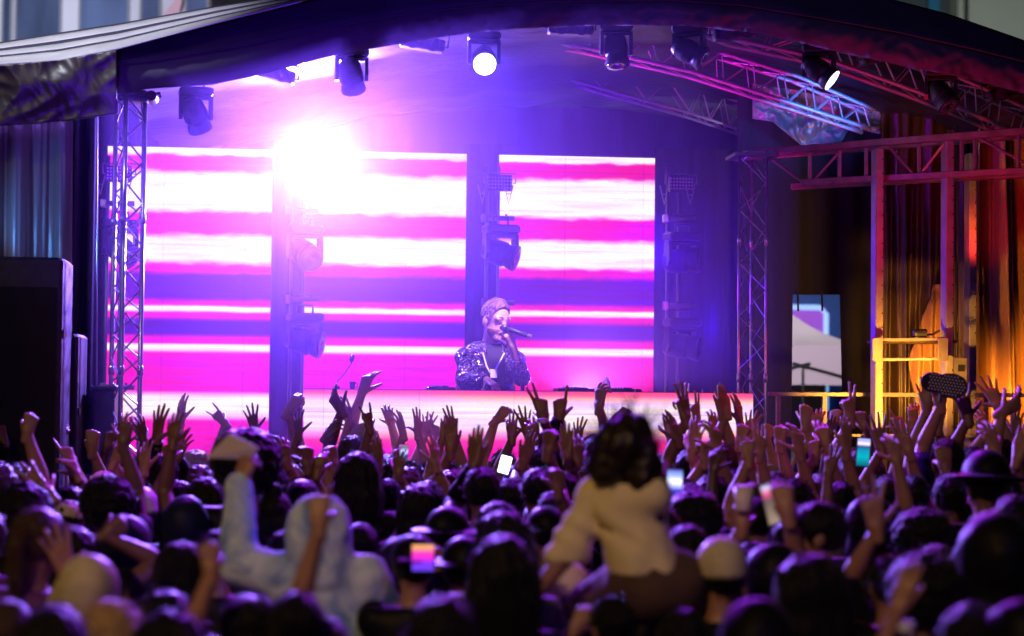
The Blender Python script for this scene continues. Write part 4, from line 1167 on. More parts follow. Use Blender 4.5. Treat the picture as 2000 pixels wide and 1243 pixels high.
PEOPLE = []
PR = random.Random(5)
def person(px, d, htop=None, h=None, hair='short', hc='black', top='black', sleeve='short', arms=(), skin=0, yaw=0.0, label=None, group='people in the crowd', fine=False, hs=1.0, g=1.0, lift=0.0, attrs=None):
    """px: image column of the head; d: distance; htop: image row of the top of the head (sets the height)"""
    base = atd(px, 758, d)
    if h is None:
        h = atd(px, htop, d).z - .02 if htop is not None else 1.72
    h0 = h; h = min(max(h, 1.42), 1.98)
    s = h / 1.765
    org = np.array((base.x, base.y, lift))
    to_l = lambda w: rotz((np.array(w, float) - org) / s, -yaw)
    seed = len(PEOPLE) % 5
    hb = .013 if fine else .018
    bv, bq = shape(('body', g, hb), lambda: body_sdf(g), (-.27, -.17, -.01), (.27, .22, 1.78), hb)
    sv, sq = shape(('shirt', g, seed, hb), lambda: shirt_sdf(g, seed), (-.28, -.2, .8), (.28, .2, 1.52), hb)
    B, Sh = [(bv, bq)], [(sv, sq)]
    used = []
    for a in arms:
        wx, wy, tilt, pose = a[:4]; opt = a[4] if len(a) > 4 else {}
        fw = opt.get('fw', .08)
        W = to_l(atd(wx, wy, d + fw))
        side = opt.get('side') or (1 if W[0] > 0 else -1)
        if side in used: side = -side
        used.append(side)
        up = max(0.0, min(1.0, (W[2] - 1.3) / .5))
        S = np.array((side * (.165 * g - .02 * up), 0.0, 1.405 + .055 * up))
        E, k = ik(S, W, .285, .255, opt.get('pole', (side * .30, .5, -.7)))
        path = curve3(S, E, W)
        n_ = len(path); t = np.linspace(0, 1, n_)
        rad = np.interp(t, [0, .15, .45, .52, .66, .9, 1], [.050, .050, .041, .038, .042, .028, .0255])
        B.append(tube_np(path, rad, 12))
        # hand: direction in the picture plane, palm to the stage
        if 'roll' not in opt: opt['roll'] = PR.uniform(-45, 45)
        ti = R(tilt + (PR.uniform(-7, 7) if d > 8 else 0)); R_, U_ = rotz(np.array(CR), -yaw), rotz(np.array(CU), -yaw)
        zd = R_ * math.sin(ti) + U_ * math.cos(ti)
        fwd = rotz(np.array((math.sin(R(opt.get('roll', 0))), math.cos(R(opt.get('roll', 0))), 0)), -yaw)
        lean = opt.get('lean', PR.uniform(-.1, .35))
        zd = zd + fwd * lean
        Fm = frame(zd, fwd)
        hv, hq = hand_np(pose, .0042 if fine else .0056)
        hv = hv.copy()
        if side > 0: hv = hv * (-1, 1, 1); hq = hq[:, ::-1]
        if opt.get('back'): hv = hv * (1, -1, 1); hq = hq[:, ::-1]
        hv = (hv * opt.get('hscale', 1.0)) @ Fm.T + W
        B.append((hv, hq))
        if sleeve != 'none' :
            e = {'short': .30, 'long': .97, 'half': .42}[sleeve]
            ns = max(2, int(round(e * n_)))
            rs = rad[:ns] + .014 + (.012 if sleeve != 'long' else .004)
            rs = rs + .004 * np.sin(np.arange(ns) * 2.1 + seed)
            sp = path[:ns].copy(); rs[0] = .062
            v, q = tube_np(np.concatenate([sp, sp[-1:]]), np.append(rs, rs[-1] * .85), 14)
            Sh.append((v, q))
    for sd in (-1, 1):            # arms hanging down where the photo shows none
        if sd in used: continue
        S = np.array((sd * .17 * g, 0, 1.40)); E = np.array((sd * .23, -.02, 1.13)); W = np.array((sd * .20, .12, .93))
        path = curve3(S, E, W); n_ = len(path); t = np.linspace(0, 1, n_)
        rad = np.interp(t, [0, .15, .45, .52, .66, .9, 1], [.050, .050, .041, .038, .042, .028, .0255])
        B.append(tube_np(path, rad, 10))
        hv, hq = hand_np('loose', .0056)
        B.append((hv @ frame(W - E, (-sd, .3, 0)).T + W, hq))
        ns = int(n_ * (.35 if sleeve != 'long' else .97)); rs = rad[:ns] + .018; rs[0] = .06
        Sh.append(tube_np(path[:ns], rs, 12))
    o = link('person', np_mesh('person_body', *joinm(B)), SKIN[skin], None, tuple(org), yaw, s)
    link('shirt', np_mesh('shirt', *joinm(Sh)), CLOTH[top], o)
    key = 'trousers_mesh'
    if key not in _S: _S[key] = np_mesh('trousers', *surf(trousers_sdf(), (-.27, -.17, .03), (.27, .2, .98), .02))
    link('trousers', _S[key], CLOTH['black'], o)
    if hair != 'bald':
        worn = {'cap': 'cap', 'capback': 'cap', 'capside': 'cap', 'hat': 'hat', 'beanie': 'beanie', 'hood': 'hood'}.get(hair, 'hair')
        mk = ('hairmesh', hair, seed, fine)
        if worn != 'hair' and hair != 'hood':
            k2 = ('hairmesh', 'short', 0, fine)
            if k2 not in _S: _S[k2] = np_mesh('hair', *hair_np('short', 0, .009 if fine else .0115))
            link('hair', _S[k2], HAIRC['black'], o)
        if mk not in _S: _S[mk] = np_mesh(worn, *(strands(*hair_np(hair, seed, .008 if fine else .0105), hair) if worn == 'hair' else hair_np(hair, seed, .0105)))
        c = CLOTH[hc] if worn != 'hair' and hc in CLOTH else HAIRC[hc]
        hh = link(worn, _S[mk], c, o)
        jx, jy, jz = (PR.uniform(.97, 1.06) for _ in range(3)) if worn == 'hair' else (1, 1, 1)
        hh.scale = (hs * jx, hs * jy, hs * jz); hh.location = tuple(HC * (1 - np.array((hs * jx, hs * jy, hs * jz))))
    if not arms and d > 5.8: o.rotation_euler = (PR.uniform(-.07, .02), PR.uniform(-.05, .05), yaw)
    head = atd(px, 758, d); 
    PEOPLE.append(dict(o=o, px=px, d=d, h=h, h0=h0, hair=hair, hc=hc, top=top, sleeve=sleeve, arms=[a[3] for a in arms], n=len(arms), label=label, group=group))
    return o

# ================================================================== THE CROWD
def A(x, y, t, p, **k): return (x, y, t, p, k)
# ---- people the photo shows singly: (head column, distance) with the arms it shows
X = person
# front rows, arms against the glowing desk
FR = [
 # px, d, kwargs
 (84, 12.0, dict(h=1.62, hair='short', top='navy', skin=0, arms=[A(112, 858, 28, 'grip')])),
 (22, 11.4, dict(h=1.74, hair='short', top='black', skin=2, arms=[A(8, 862, -5, 'fist')], sleeve='long')),
 (168, 11.0, dict(h=1.66, hair='curly', top='black', skin=1, arms=[A(180, 880, 5, 'fist', hscale=1.25)])),
 (236, 11.3, dict(h=1.70, hair='cap', hc='navy', top='navy', skin=2, arms=[A(208, 874, 18, 'point')])),
 (262, 12.2, dict(h=1.72, hair='long', hc='brown', top='black', skin=1, arms=[A(283, 862, -32, 'three'), A(246, 868, 8, 'claw')])),
 (322, 10.8, dict(h=1.80, hair='short', top='black', skin=2, sleeve='long', arms=[A(306, 862, 0, 'open', hscale=1.15), A(345, 900, 12, 'open_r')])),
 (384, 12.5, dict(h=1.76, hair='curly', hc='blond', top='purple', skin=0, arms=[A(354, 822, -6, 'open_r')])),
 (452, 12.4, dict(h=1.74, hair='short', hc='brown', top='black', skin=0, arms=[A(440, 828, -34, 'rock')])),
 (516, 12.2, dict(h=1.75, hair='long', hc='black', top='black', skin=2, arms=[A(498, 842, -14, 'open')])),
 (566, 11.9, dict(h=1.70, hair='curly', hc='blond', top='navy', skin=2, arms=[A(527, 876, -42, 'loose')])),
 (528, 12.5, dict(h=1.88, hair='short', top='black', skin=1, arms=[A(562, 806, 35, 'grip', hscale=1.15)])),
 (600, 12.3, dict(h=1.70, hair='short', hc='black', top='black', skin=2, arms=[A(583, 850, -8, 'open'), A(636, 854, 32, 'claw')])),
 (655, 12.6, dict(h=1.72, hair='bun', hc='black', top='blue', skin=0, arms=[])),
 (690, 12.4, dict(h=1.88, hair='short', hc='brown', top='black', skin=2, arms=[A(667, 803, -28, 'loose', hscale=1.1)])),
 (712, 12.6, dict(h=1.94, hair='long', hc='blond', top='white', skin=0, arms=[A(707, 768, 18, 'loose', hscale=1.1), A(692, 828, -18, 'three')])),
 (772, 11.8, dict(h=1.76, hair='short', hc='black', top='black', skin=2, arms=[A(722, 836, 6, 'rock')])),
 (760, 12.6, dict(h=1.74, hair='long', hc='brown', top='blue', skin=0, arms=[A(764, 830, -20, 'claw')])),
 (802, 12.5, dict(h=1.72, hair='short', hc='brown', top='navy', skin=0, arms=[A(788, 850, -4, 'open_r'), A(816, 848, 10, 'three')])),
 (842, 12.6, dict(h=1.70, hair='long', hc='black', top='navy', skin=0, arms=[A(829, 852, 22, 'open'), A(852, 858, 0, 'peace')])),
 (874, 12.0, dict(h=1.72, hair='short', hc='black', top='black', skin=1, arms=[A(866, 852, 8, 'claw'), A(886, 846, -8, 'three')])),
 (888, 10.7, dict(h=1.72, hair='curly', hc='brown', top='black', skin=2, arms=[A(880, 884, 0, 'flat', hscale=1.15)])),
 (944, 9.5, dict(h=1.80, hair='short', hc='black', top='black', skin=2, sleeve='long', arms=[A(926, 914, -3, 'flat', hscale=1.15)])),
 (985, 12.2, dict(h=1.80, hair='short', hc='brown', top='black', skin=0, arms=[A(968, 822, 42, 'duck', hscale=1.1)], g=1.1)),
 (1014, 11.6, dict(h=1.74, hair='cap', hc='blue', top='black', skin=2, arms=[A(1000, 858, -3, 'open_r'), A(1030, 848, -12, 'open')])),
 (1058, 11.2, dict(h=1.86, hair='short', hc='black', top='black', skin=2, arms=[A(1062, 818, -8, 'peace', hscale=1.15), A(1046, 862, -12, 'claw')])),
 (1098, 11.4, dict(h=1.84, hair='short', hc='black', top='black', skin=2, sleeve='long', arms=[A(1092, 818, -2, 'point', hscale=1.15)])),
 (1138, 12.0, dict(h=1.70, hair='long', hc='brown', top='black', skin=1, arms=[A(1128, 868, -6, 'open')])),
 (1162, 12.4, dict(h=1.90, hair='short', hc='brown', top='red', skin=1, arms=[A(1170, 796, 0, 'loose', hscale=1.12)])),
 (1214, 12.3, dict(h=1.86, hair='short', hc='black', top='red', skin=1, arms=[A(1200, 822, 50, 'duck', hscale=1.1)])),
 (1292, 12.3, dict(h=1.78, hair='short', hc='white', top='purple', skin=0, arms=[A(1309, 854, -8, 'claw')])),
 (1350, 11.0, dict(h=1.86, hair='short', hc='black', top='black', skin=2, arms=[A(1340, 820, -8, 'three', hscale=1.2), A(1324, 862, -14, 'open_r')])),
 (1374, 12.4, dict(h=1.80, hair='long', hc='brown', top='purple', skin=1, arms=[A(1361, 820, -6, 'peace'), A(1392, 845, 8, 'claw')])),
 (1414, 12.1, dict(h=1.86, hair='short', hc='brown', top='black', skin=1, arms=[A(1409, 808, 4, 'flat'), A(1420, 808, -6, 'flat')])),
 (1444, 12.5, dict(h=1.82, hair='cap', hc='black', top='black', skin=1, arms=[A(1444, 822, -4, 'open_r'), A(1460, 852, 10, 'open')])),
 (1502, 12.3, dict(h=1.72, hair='longw', hc='blond', top='purple', skin=0, arms=[A(1498, 858, 10, 'fist'), A(1478, 866, -12, 'point')])),
 (1540, 12.4, dict(h=1.68, hair='afro', hc='blond', top='purple', skin=0, arms=[])),
 (1580, 12.2, dict(h=1.80, hair='short', hc='black', top='purple', skin=0, arms=[A(1573, 828, 2, 'fist', hscale=1.15), A(1592, 842, 6, 'claw')])),
 (1640, 12.3, dict(h=1.80, hair='short', hc='brown', top='grey', skin=0, arms=[A(1626, 832, 8, 'fist', hscale=1.1), A(1608, 862, -30, 'point')])),
 (1672, 11.2, dict(h=1.86, hair='long', hc='brown', top='black', skin=1, arms=[A(1661, 820, -8, 'peace', hscale=1.15)])),
 (1700, 11.7, dict(h=1.80, hair='short', hc='brown', top='black', skin=1, arms=[A(1692, 838, -24, 'point', hscale=1.1)])),
 (1738, 10.7, dict(h=1.74, hair='short', hc='black', top='black', skin=2, arms=[A(1722, 878, -4, 'open', hscale=1.2)])),
 (1770, 12.2, dict(h=1.72, hair='longw', hc='brown', top='purple', skin=0, arms=[A(1764, 842, -28, 'point'), A(1782, 828, 6, 'claw')])),
 (1820, 11.9, dict(h=1.88, hair='long', hc='black', top='purple', skin=1, arms=[A(1810, 800, -2, 'open', hscale=1.1), A(1832, 838, 14, 'open_r')])),
 (1850, 10.9, dict(h=1.93, hair='short', hc='black', top='navy', skin=1, sleeve='half', arms=[A(1837, 792, -2, 'grip', hscale=1.1)])),
 (1902, 11.1, dict(h=1.88, hair='short', hc='black', top='black', skin=2, arms=[A(1890, 818, -4, 'open', hscale=1.15)])),
 (1952, 12.1, dict(h=1.90, hair='long', hc='black', top='purple', skin=0, arms=[A(1950, 796, -22, 'open', hscale=1.15), A(1926, 846, -6, 'claw')])),
 (1928, 10.3, dict(h=1.88, hair='long', hc='brown', top='black', skin=1, arms=[A(1958, 806, 58, 'loose', hscale=1.15, pole=(-1, 0, .2))])),
 (1994, 11.6, dict(h=1.78, hair='short', hc='black', top='black', skin=2, arms=[A(1984, 850, 4, 'open_r')])),
]
for px, d, k in FR: X(px, d, **k)

# second and middle rows: forearms and heads lower down
MID = [
 (60, 10.2, dict(hair='cap', hc='black', top='black', skin=1, arms=[A(142, 905, -24, 'point')])),
 (140, 10.0, dict(h=1.66, hair='long', hc='black', top='black', skin=1, arms=[A(150, 930, -18, 'loose')])),
 (206, 10.4, dict(h=1.70, hair='beanie', hc='cream', top='olive', skin=1, arms=[A(222, 905, 10, 'fist')])),
 (300, 10.0, dict(h=1.62, hair='long', hc='black', top='black', skin=1, arms=[A(282, 918, 0, 'open_r')])),
 (352, 9.8, dict(h=1.70, hair='short', hc='black', top='navy', skin=2, arms=[A(330, 905, 0, 'fist')])),
 (410, 10.9, dict(h=1.72, hair='curly', hc='brown', top='black', skin=0, arms=[])),
 (540, 10.4, dict(h=1.74, hair='short', hc='black', top='black', skin=2, arms=[A(560, 905, -6, 'claw')])),
 (596, 10.2, dict(h=1.70, hair='short', hc='brown', top='black', skin=2, arms=[A(602, 912, 0, 'fist', hscale=1.1), A(620, 925, 8, 'loose')])),
 (664, 10.6, dict(h=1.66, hair='long', hc='black', top='black', skin=2, arms=[A(650, 912, -4, 'fist', hscale=1.2)])),
 (760, 10.2, dict(h=1.70, hair='short', hc='black', top='black', skin=2, arms=[A(738, 918, -4, 'flat'), A(778, 928, 4, 'claw')])),
 (790, 11.4, dict(h=1.70, hair='curly', hc='brown', top='navy', skin=1, arms=[])),
 (836, 10.2, dict(h=1.68, hair='curly', hc='black', top='black', skin=1, arms=[A(852, 910, 6, 'open_r')])),
 (1000, 10.6, dict(h=1.70, hair='short', hc='black', top='black', skin=2, arms=[A(1022, 905, 14, 'flat', hscale=1.1)])),
 (1052, 9.9, dict(h=1.78, hair='short', hc='black', top='black', skin=2, arms=[A(1070, 885, 4, 'fist', hscale=1.15)])),
 (1100, 10.3, dict(h=1.74, hair='long', hc='black', top='black', skin=2, arms=[A(1108, 895, 0, 'flat', hscale=1.1), A(1128, 905, 8, 'claw')])),
 (1304, 11.2, dict(h=1.72, hair='longw', hc='brown', top='purple', skin=0, arms=[])),
 (1330, 10.0, dict(h=1.74, hair='short', hc='black', top='black', skin=1, arms=[A(1352, 885, 6, 'open_r', hscale=1.1)])),
 (1392, 9.9, dict(h=1.76, hair='short', hc='black', top='black', skin=1, arms=[A(1402, 880, -4, 'claw', hscale=1.1), A(1376, 902, 0, 'fist')])),
 (1436, 10.6, dict(h=1.76, hair='cap', hc='black', top='black', skin=1, arms=[A(1446, 868, 6, 'fist', hscale=1.1)])),
 (1470, 10.2, dict(h=1.70, hair='longw', hc='brown', top='black', skin=1, arms=[A(1484, 890, 8, 'open_r')])),
 (1512, 10.8, dict(h=1.74, hair='short', hc='black', top='black', skin=1, arms=[A(1524, 870, 4, 'fist', hscale=1.1)])),
 (1556, 10.3, dict(h=1.72, hair='short', hc='black', top='black', skin=1, arms=[A(1562, 885, -10, 'claw', hscale=1.1)])),
 (1604, 10.6, dict(h=1.74, hair='short', hc='brown', top='olive', skin=1, arms=[A(1616, 872, -20, 'loose', hscale=1.1), A(1590, 895, 0, 'fist')])),
 (1642, 10.0, dict(h=1.72, hair='longw', hc='black', top='black', skin=1, arms=[A(1652, 885, 2, 'flat', hscale=1.1)])),
 (1700, 10.2, dict(h=1.70, hair='short', hc='black', top='black', skin=1, arms=[])),
 (1786, 10.4, dict(h=1.74, hair='short', hc='black', top='black', skin=1, arms=[A(1776, 885, -24, 'open_r', hscale=1.1)])),
 (1856, 9.7, dict(h=1.78, hair='short', hc='black', top='black', skin=2, arms=[A(1846, 915, -4, 'fist', hscale=1.15)])),
 (1960, 9.6, dict(h=1.80, hair='short', hc='black', top='black', skin=1, arms=[A(1944, 885, -6, 'claw', hscale=1.1), A(1986, 900, 12, 'flat')])),
 # heads further back in the pit
 (215, 9.0, dict(htop=935, hair='afro', hc='black', top='black', skin=2, arms=[A(240, 868, 6, 'claw')])),
 (148, 9.3, dict(htop=968, hair='capside', hc='cream', top='black', skin=1)),
 (290, 9.6, dict(htop=950, hair='beanie', hc='white', top='navy', skin=1)),
 (100, 8.6, dict(h=1.62, hair='short', hc='black', top='grey', sleeve='long', skin=1, arms=[A(97, 970, -32, 'open', hscale=1.3)])),
 (38, 8.2, dict(htop=950, hair='afro', hc='black', top='black', skin=2)),
 (6, 7.6, dict(htop=982, hair='short', hc='brown', top='purple', skin=0, arms=[])),
 (62, 7.1, dict(h=1.45, hair='short', hc='black', top='cream', sleeve='half', skin=1, arms=[A(62, 1062, -28, 'fist', hscale=1.15)])),
 (458, 9.0, dict(h=1.93, hair='afro', hc='black', top='black', skin=2, g=1.15, hs=1.1)),
 (390, 8.8, dict(h=1.66, hair='hood', hc='navy', top='navy', skin=2, sleeve='long', g=1.1)),
 (500, 8.3, dict(htop=962, hair='capback', hc='navy', top='black', skin=2)),
 (566, 9.0, dict(h=1.70, hair='bun', hc='black', top='black', skin=2)),
 (610, 9.4, dict(htop=928, hair='ponytail', hc='black', top='black', skin=1)),
 (716, 9.8, dict(htop=878, hair='longw', hc='black', top='black', skin=2, hs=1.08)),
 (690, 8.3, dict(h=1.60, hair='short', hc='black', top='blue', skin=1)),
 (816, 9.4, dict(htop=938, hair='longw', hc='black', top='black', skin=2)),
 (845, 8.0, dict(htop=985, hair='hat', hc='black', top='black', skin=1, yaw=-.7)),
 (905, 8.6, dict(h=1.60, hair='long', hc='black', top='black', skin=1)),
 (1002, 8.6, dict(h=1.68, hair='longw', hc='black', top='black', skin=2)),
 (1070, 8.4, dict(h=1.68, hair='cap', hc='black', top='black', skin=2, arms=[A(1090, 960, 0, 'fist')])),
 (1118, 9.2, dict(h=1.70, hair='short', hc='black', top='black', skin=2)),
 (1340, 8.7, dict(h=1.76, hair='long', hc='black', top='black', skin=1)),
 (1396, 8.3, dict(h=1.72, hair='afro', hc='black', top='black', skin=2)),
 (1480, 8.9, dict(h=1.70, hair='short', hc='black', top='black', skin=1, arms=[A(1462, 900, -6, 'fist')])),
 (1566, 8.8, dict(h=1.68, hair='short', hc='black', top='purple', skin=1)),
 (1680, 8.8, dict(h=1.70, hair='hood', hc='black', top='black', skin=2, sleeve='long')),
 (1740, 9.0, dict(h=1.66, hair='short', hc='black', top='black', skin=1, arms=[A(1752, 905, -8, 'claw')])),
 (1806, 8.3, dict(h=1.66, hair='afro', hc='black', top='black', skin=2)),
 (1908, 8.6, dict(htop=882, hair='hat', hc='black', top='black', skin=2, g=1.1, hs=1.1)),
 (1986, 8.2, dict(h=1.76, hair='short', hc='black', top='black', skin=2)),
 (262, 7.7, dict(htop=1005, hair='hood', hc='navy', top='navy', skin=2, sleeve='long')),
 (150, 7.4, dict(h=1.64, hair='longw', hc='black', top='black', skin=2, arms=[A(205, 1046, 62, 'fist', pole=(1, 0, -1))], sleeve='short')),
 (350, 7.0, dict(htop=1048, hair='longw', hc='black', top='black', skin=1, yaw=-.9)),
 (432, 7.6, dict(h=1.62, hair='short', hc='black', top='black', skin=2)),
 (752, 7.6, dict(h=1.60, hair='short', hc='black', top='black', skin=2)),
 (812, 7.1, dict(htop=1030, hair='capback', hc='black', top='black', skin=1, sleeve='long', arms=[A(800, 1118, 10, 'grip', fw=.30, side=-1, hscale=1.05), A(856, 1118, -10, 'grip', fw=.30, side=1, hscale=1.05)])),
 (900, 7.2, dict(h=1.62, hair='hat', hc='black', top='black', skin=1)),
 (1122, 7.1, dict(htop=1092, hair='beanie', hc='cream', top='black', skin=1, arms=[])),
 (1030, 7.7, dict(h=1.60, hair='short', hc='black', top='black', skin=2)),
 (1352, 7.5, dict(h=1.66, hair='longw', hc='black', top='black', skin=2)),
 (1474, 7.5, dict(h=1.60, hair='short', hc='black', top='black', skin=1, arms=[A(1449, 1034, 2, 'grip', hscale=1.1)])),
 (1512, 7.0, dict(h=1.62, hair='hood', hc='black', top='black', skin=1, sleeve='half', arms=[A(1538, 1008, -14, 'grip', hscale=1.25)])),
 (1616, 7.2, dict(htop=968, hair='short', hc='black', top='black', skin=1, yaw=1.45, fine=True)),
 (1738, 7.0, dict(h=1.60, hair='short', hc='black', top='black', skin=1, sleeve='half', arms=[A(1712, 1036, -8, 'open', hscale=1.2)])),
 (1880, 7.3, dict(h=1.62, hair='long', hc='black', top='black', skin=2)),
 (1946, 6.4, dict(htop=1012, hair='hood', hc='black', top='black', skin=2, sleeve='long', hs=1.15, arms=[A(1985, 1035, -60, 'loose', side=1)])),
 (180, 6.3, dict(htop=1072, hair='hood', hc='cream', top='cream', skin=1, sleeve='long', hs=.92, arms=[A(136, 1134, -12, 'open', hscale=1.2)])),
 (300, 6.2, dict(h=1.52, hair='longw', hc='black', top='black', skin=2)),
 (1402, 6.6, dict(htop=1046, hair='beanie', hc='cream', top='black', skin=1, arms=[])),
 (944, 6.1, dict(htop=1046, hair='longw', hc='black', top='black', skin=2, sleeve='long', hs=1.12)),
 (1622, 6.0, dict(htop=1078, hair='longw', hc='black', top='black', skin=2, sleeve='long', hs=1.15)),
 (1500, 6.1, dict(h=1.50, hair='longw', hc='black', top='black', skin=2)),
 (1818, 6.1, dict(htop=1088, hair='afro', hc='black', top='black', skin=2, sleeve='long')),
 (1335, 6.2, dict(h=1.48, hair='long', hc='black', top='black', skin=2)),
 (586, 5.5, dict(htop=1140, hair='short', hc='black', top='black', skin=2)),
 (494, 5.6, dict(htop=1150, hair='curly', hc='black', top='black', skin=2)),
 (640, 5.6, dict(h=1.52, hair='short', hc='brown', top='black', skin=1, sleeve='none', arms=[A(624, 1030, -2, 'point', side=-1, hscale=1.1)])),
 (410, 5.3, dict(h=1.50, hair='short', hc='black', top='olive', skin=1, sleeve='none', arms=[A(414, 1120, -6, 'fist', side=-1, hscale=1.0)])),
 (225, 5.3, dict(htop=1160, hair='curly', hc='blond', top='purple', skin=1)),
 (112, 4.9, dict(htop=1166, hair='longw', hc='black', top='black', skin=2)),
 (20, 5.4, dict(htop=1150, hair='short', hc='brown', top='black', skin=1)),
 (340, 4.9, dict(htop=1176, hair='longw', hc='black', top='black', skin=2)),
 (800, 5.9, dict(h=1.50, hair='short', hc='black', top='black', skin=2)),
 (868, 5.2, dict(htop=1150, hair='longw', hc='black', top='black', skin=2)),
 (1480, 5.2, dict(htop=1165, hair='hood', hc='black', top='black', skin=2, sleeve='long')),
 (1768, 5.5, dict(h=1.42, hair='long', hc='black', top='black', skin=1, sleeve='short', arms=[A(1752, 1196, 18, 'flat', side=-1, hscale=1.1)])),
 (1900, 5.2, dict(htop=1160, hair='longw', hc='black', top='black', skin=2)),
 (1995, 5.1, dict(htop=1165, hair='hood', hc='black', top='black', skin=2, sleeve='long')),
]
for px, d, k in MID: X(px, d, **k)

# filler rows keep the crowd dense behind and between those people
fr = random.Random(21)
for d in (11.8, 11.0, 10.2, 9.4, 8.6, 7.9, 7.2, 6.5):
    px = -30 + fr.uniform(0, 60); step = .47 * F / d
    while px < 2040:
        b = atd(px, 758, d)
        ok = all((Vector((p['o'].location.x, p['o'].location.y, 0)) - Vector((b.x, b.y, 0))).length > .36 for p in PEOPLE)
        ok = ok and not (560 < px < 700 and 6.4 < d < 7.9) and not (1530 < px < 1700 and d < 7.9) and not (960 < px < 1130 and d < 7.4) and not (1010 < px < 1360 and 5.8 < d < 7.5)
        if ok:
            arms = []
            h = fr.uniform(1.56, 1.78)
            if d > 8.4 and fr.random() < .45:
                hy = 758 - (h * 1.06 + .12 - 2.19 + fr.uniform(-.12, 0)) * F / d
                arms = [A(px + fr.choice((-1, 1)) * .16 * F / d, hy, fr.uniform(-20, 20), fr.choice(('open', 'open_r', 'fist', 'claw', 'three', 'flat', 'loose')))]
            X(px, d, h=h, hair=fr.choice(('short', 'short', 'short', 'long', 'longw', 'afro', 'bun', 'curly', 'ponytail', 'longw')), hc=fr.choice(('black', 'black', 'brown')), top=fr.choice(('black', 'black', 'navy', 'purple', 'grey')),
              skin=fr.choice((0, 1, 1, 2, 2, 3)), yaw=fr.uniform(-.4, .4), arms=arms)
        px += step * fr.uniform(.95, 1.3)

# ================================================================== SPECIAL FIGURES
def fig(name, fn, pts_lo, pts_hi, h, material, parent=None):
    V, Q = surf(fn, pts_lo, pts_hi, h)
    o = np_mesh(name, V, Q); return link(name, o, material, parent)
def T(p): return np.array(p, float)

# ---- the performer behind the desk
PY_ = 14.15
def pj(px, py, Y=PY_): return T(at(px, py, Y))
hc_ = pj(968, 624, PY_ - .02)
yawp = -2.55        # faces the crowd, turned towards the microphone side
def rot_head(parts, c, yaw, pitch=0.0):
    """evaluate head shapes defined about HC after turning them about c"""
    f0 = union(parts, .014)
    def f(P):
        q = P - c
        q = rotz(q, -yaw)
        cp, sp = math.cos(-pitch), math.sin(-pitch)
        q = np.stack([q[..., 0], q[..., 1] * cp - q[..., 2] * sp, q[..., 1] * sp + q[..., 2] * cp], -1)
        return f0(q)
    return f
HS = 1.18
Z0 = T((0, 0, 0))
hp = [ell((0, -.008, .022), (.076, .095, .09)), ell((0, .026, -.045), (.062, .066, .07)), caps((0, .082, .002), (0, .112, -.032), .010, .016),
      caps((-.022, .088, -.066), (.022, .088, -.066), .008), caps((-.02, .068, -.105), (.02, .068, -.105), .022), caps((-.045, .074, .022), (.045, .074, .022), .014),
      ell((-.079, -.005, -.018), (.011, .02, .033)), ell((.079, -.005, -.018), (.011, .02, .033))]
def head_f(P): return rot_head(hp, Z0, yawp, -.28)((P - hc_) / HS) * HS
neck = caps(pj(958, 668, PY_ + .04), hc_ - T((.01, -.03, .03)), .062, .056)
shL, shR = pj(911, 700, PY_ + .02), pj(1004, 706, PY_ - .02)       # screen-left, screen-right shoulders
elL, elR = pj(905, 742, PY_ - .06), pj(1019, 738, PY_ - .16)
wrL, wrR = pj(950, 744, PY_ - .24), pj(1001, 678, PY_ - .26)
hip = pj(944, 790, PY_ + .06); chest = pj(956, 716, PY_ + .04)
tor = union([caps(shL, shR, .058), caps(pj(957, 676, PY_ + .03), shL, .055, .048), caps(pj(957, 676, PY_ + .03), shR, .055, .048), ell(chest, (.18, .125, .18)), ell((chest + hip) / 2 + T((0, 0, -.06)), (.18, .125, .2)), ell(hip, (.17, .12, .14))], .05)
legs = union([chain([hip + T((s * .08, 0, -.05)), T((hip[0] + s * .10, hip[1] + .01, DECK + .5)), T((hip[0] + s * .12, hip[1], DECK + .08))], (.09, .06, .045)) for s in (-1, 1)] +
             [caps((hip[0] + s * .12, hip[1] + .03, DECK + .04), (hip[0] + s * .14, hip[1] - .14, DECK + .035), .04, .033) for s in (-1, 1)], .03)
def skin_f(P):
    d = smin(head_f(P), neck(P), .02)
    t = np.minimum(tor(P), legs(P))
    d = smin(d, t + .02, .03)
    for a, b, c in ((shL, elL, wrL), (shR, elR, wrR)):
        d = smin(d, chain([a, b, c], (.05, .042, .03))(P), .02)
    return d
# hands
def hand_on(wr, zd, yd, pose, flip, sc=1.12):
    f0 = hand_sdf(*HANDS[pose]); Fm = frame(zd, yd)
    def f(P):
        q = ((P - wr) @ Fm) / sc
        if flip: q = q * (-1, 1, 1)
        return f0(q) * sc
    return f
mic_a, mic_b = pj(983, 640, PY_ - .30), pj(1036, 658, PY_ - .36)
micd = (mic_b - mic_a) / np.linalg.norm(mic_b - mic_a)
hR = hand_on(wrR, pj(992, 650, PY_ - .31) - wrR, T((-.5, .3, .9)), 'grip', True, 1.1)
hL = hand_on(wrL, pj(972, 756, PY_ - .34) - wrL, T((0, .2, -1)), 'claw', False, 1.1)
def body_f(P): return smin(smin(skin_f(P), hR(P), .012), hL(P), .012)
lo = T((hip[0] - .42, PY_ - .55, DECK)); hi = T((hip[0] + .5, PY_ + .32, hc_[2] + .2))
SKP = mat('performer_skin', (.58, .33, .26), .4, noise_amt=.08)
V, Q = surf(body_f, lo, hi, .009)
perf = link('person', np_mesh('person_body', V, Q), SKP)
tag(perf, 'man in a sequined jacket holding a microphone behind the glowing desk', 'performer')
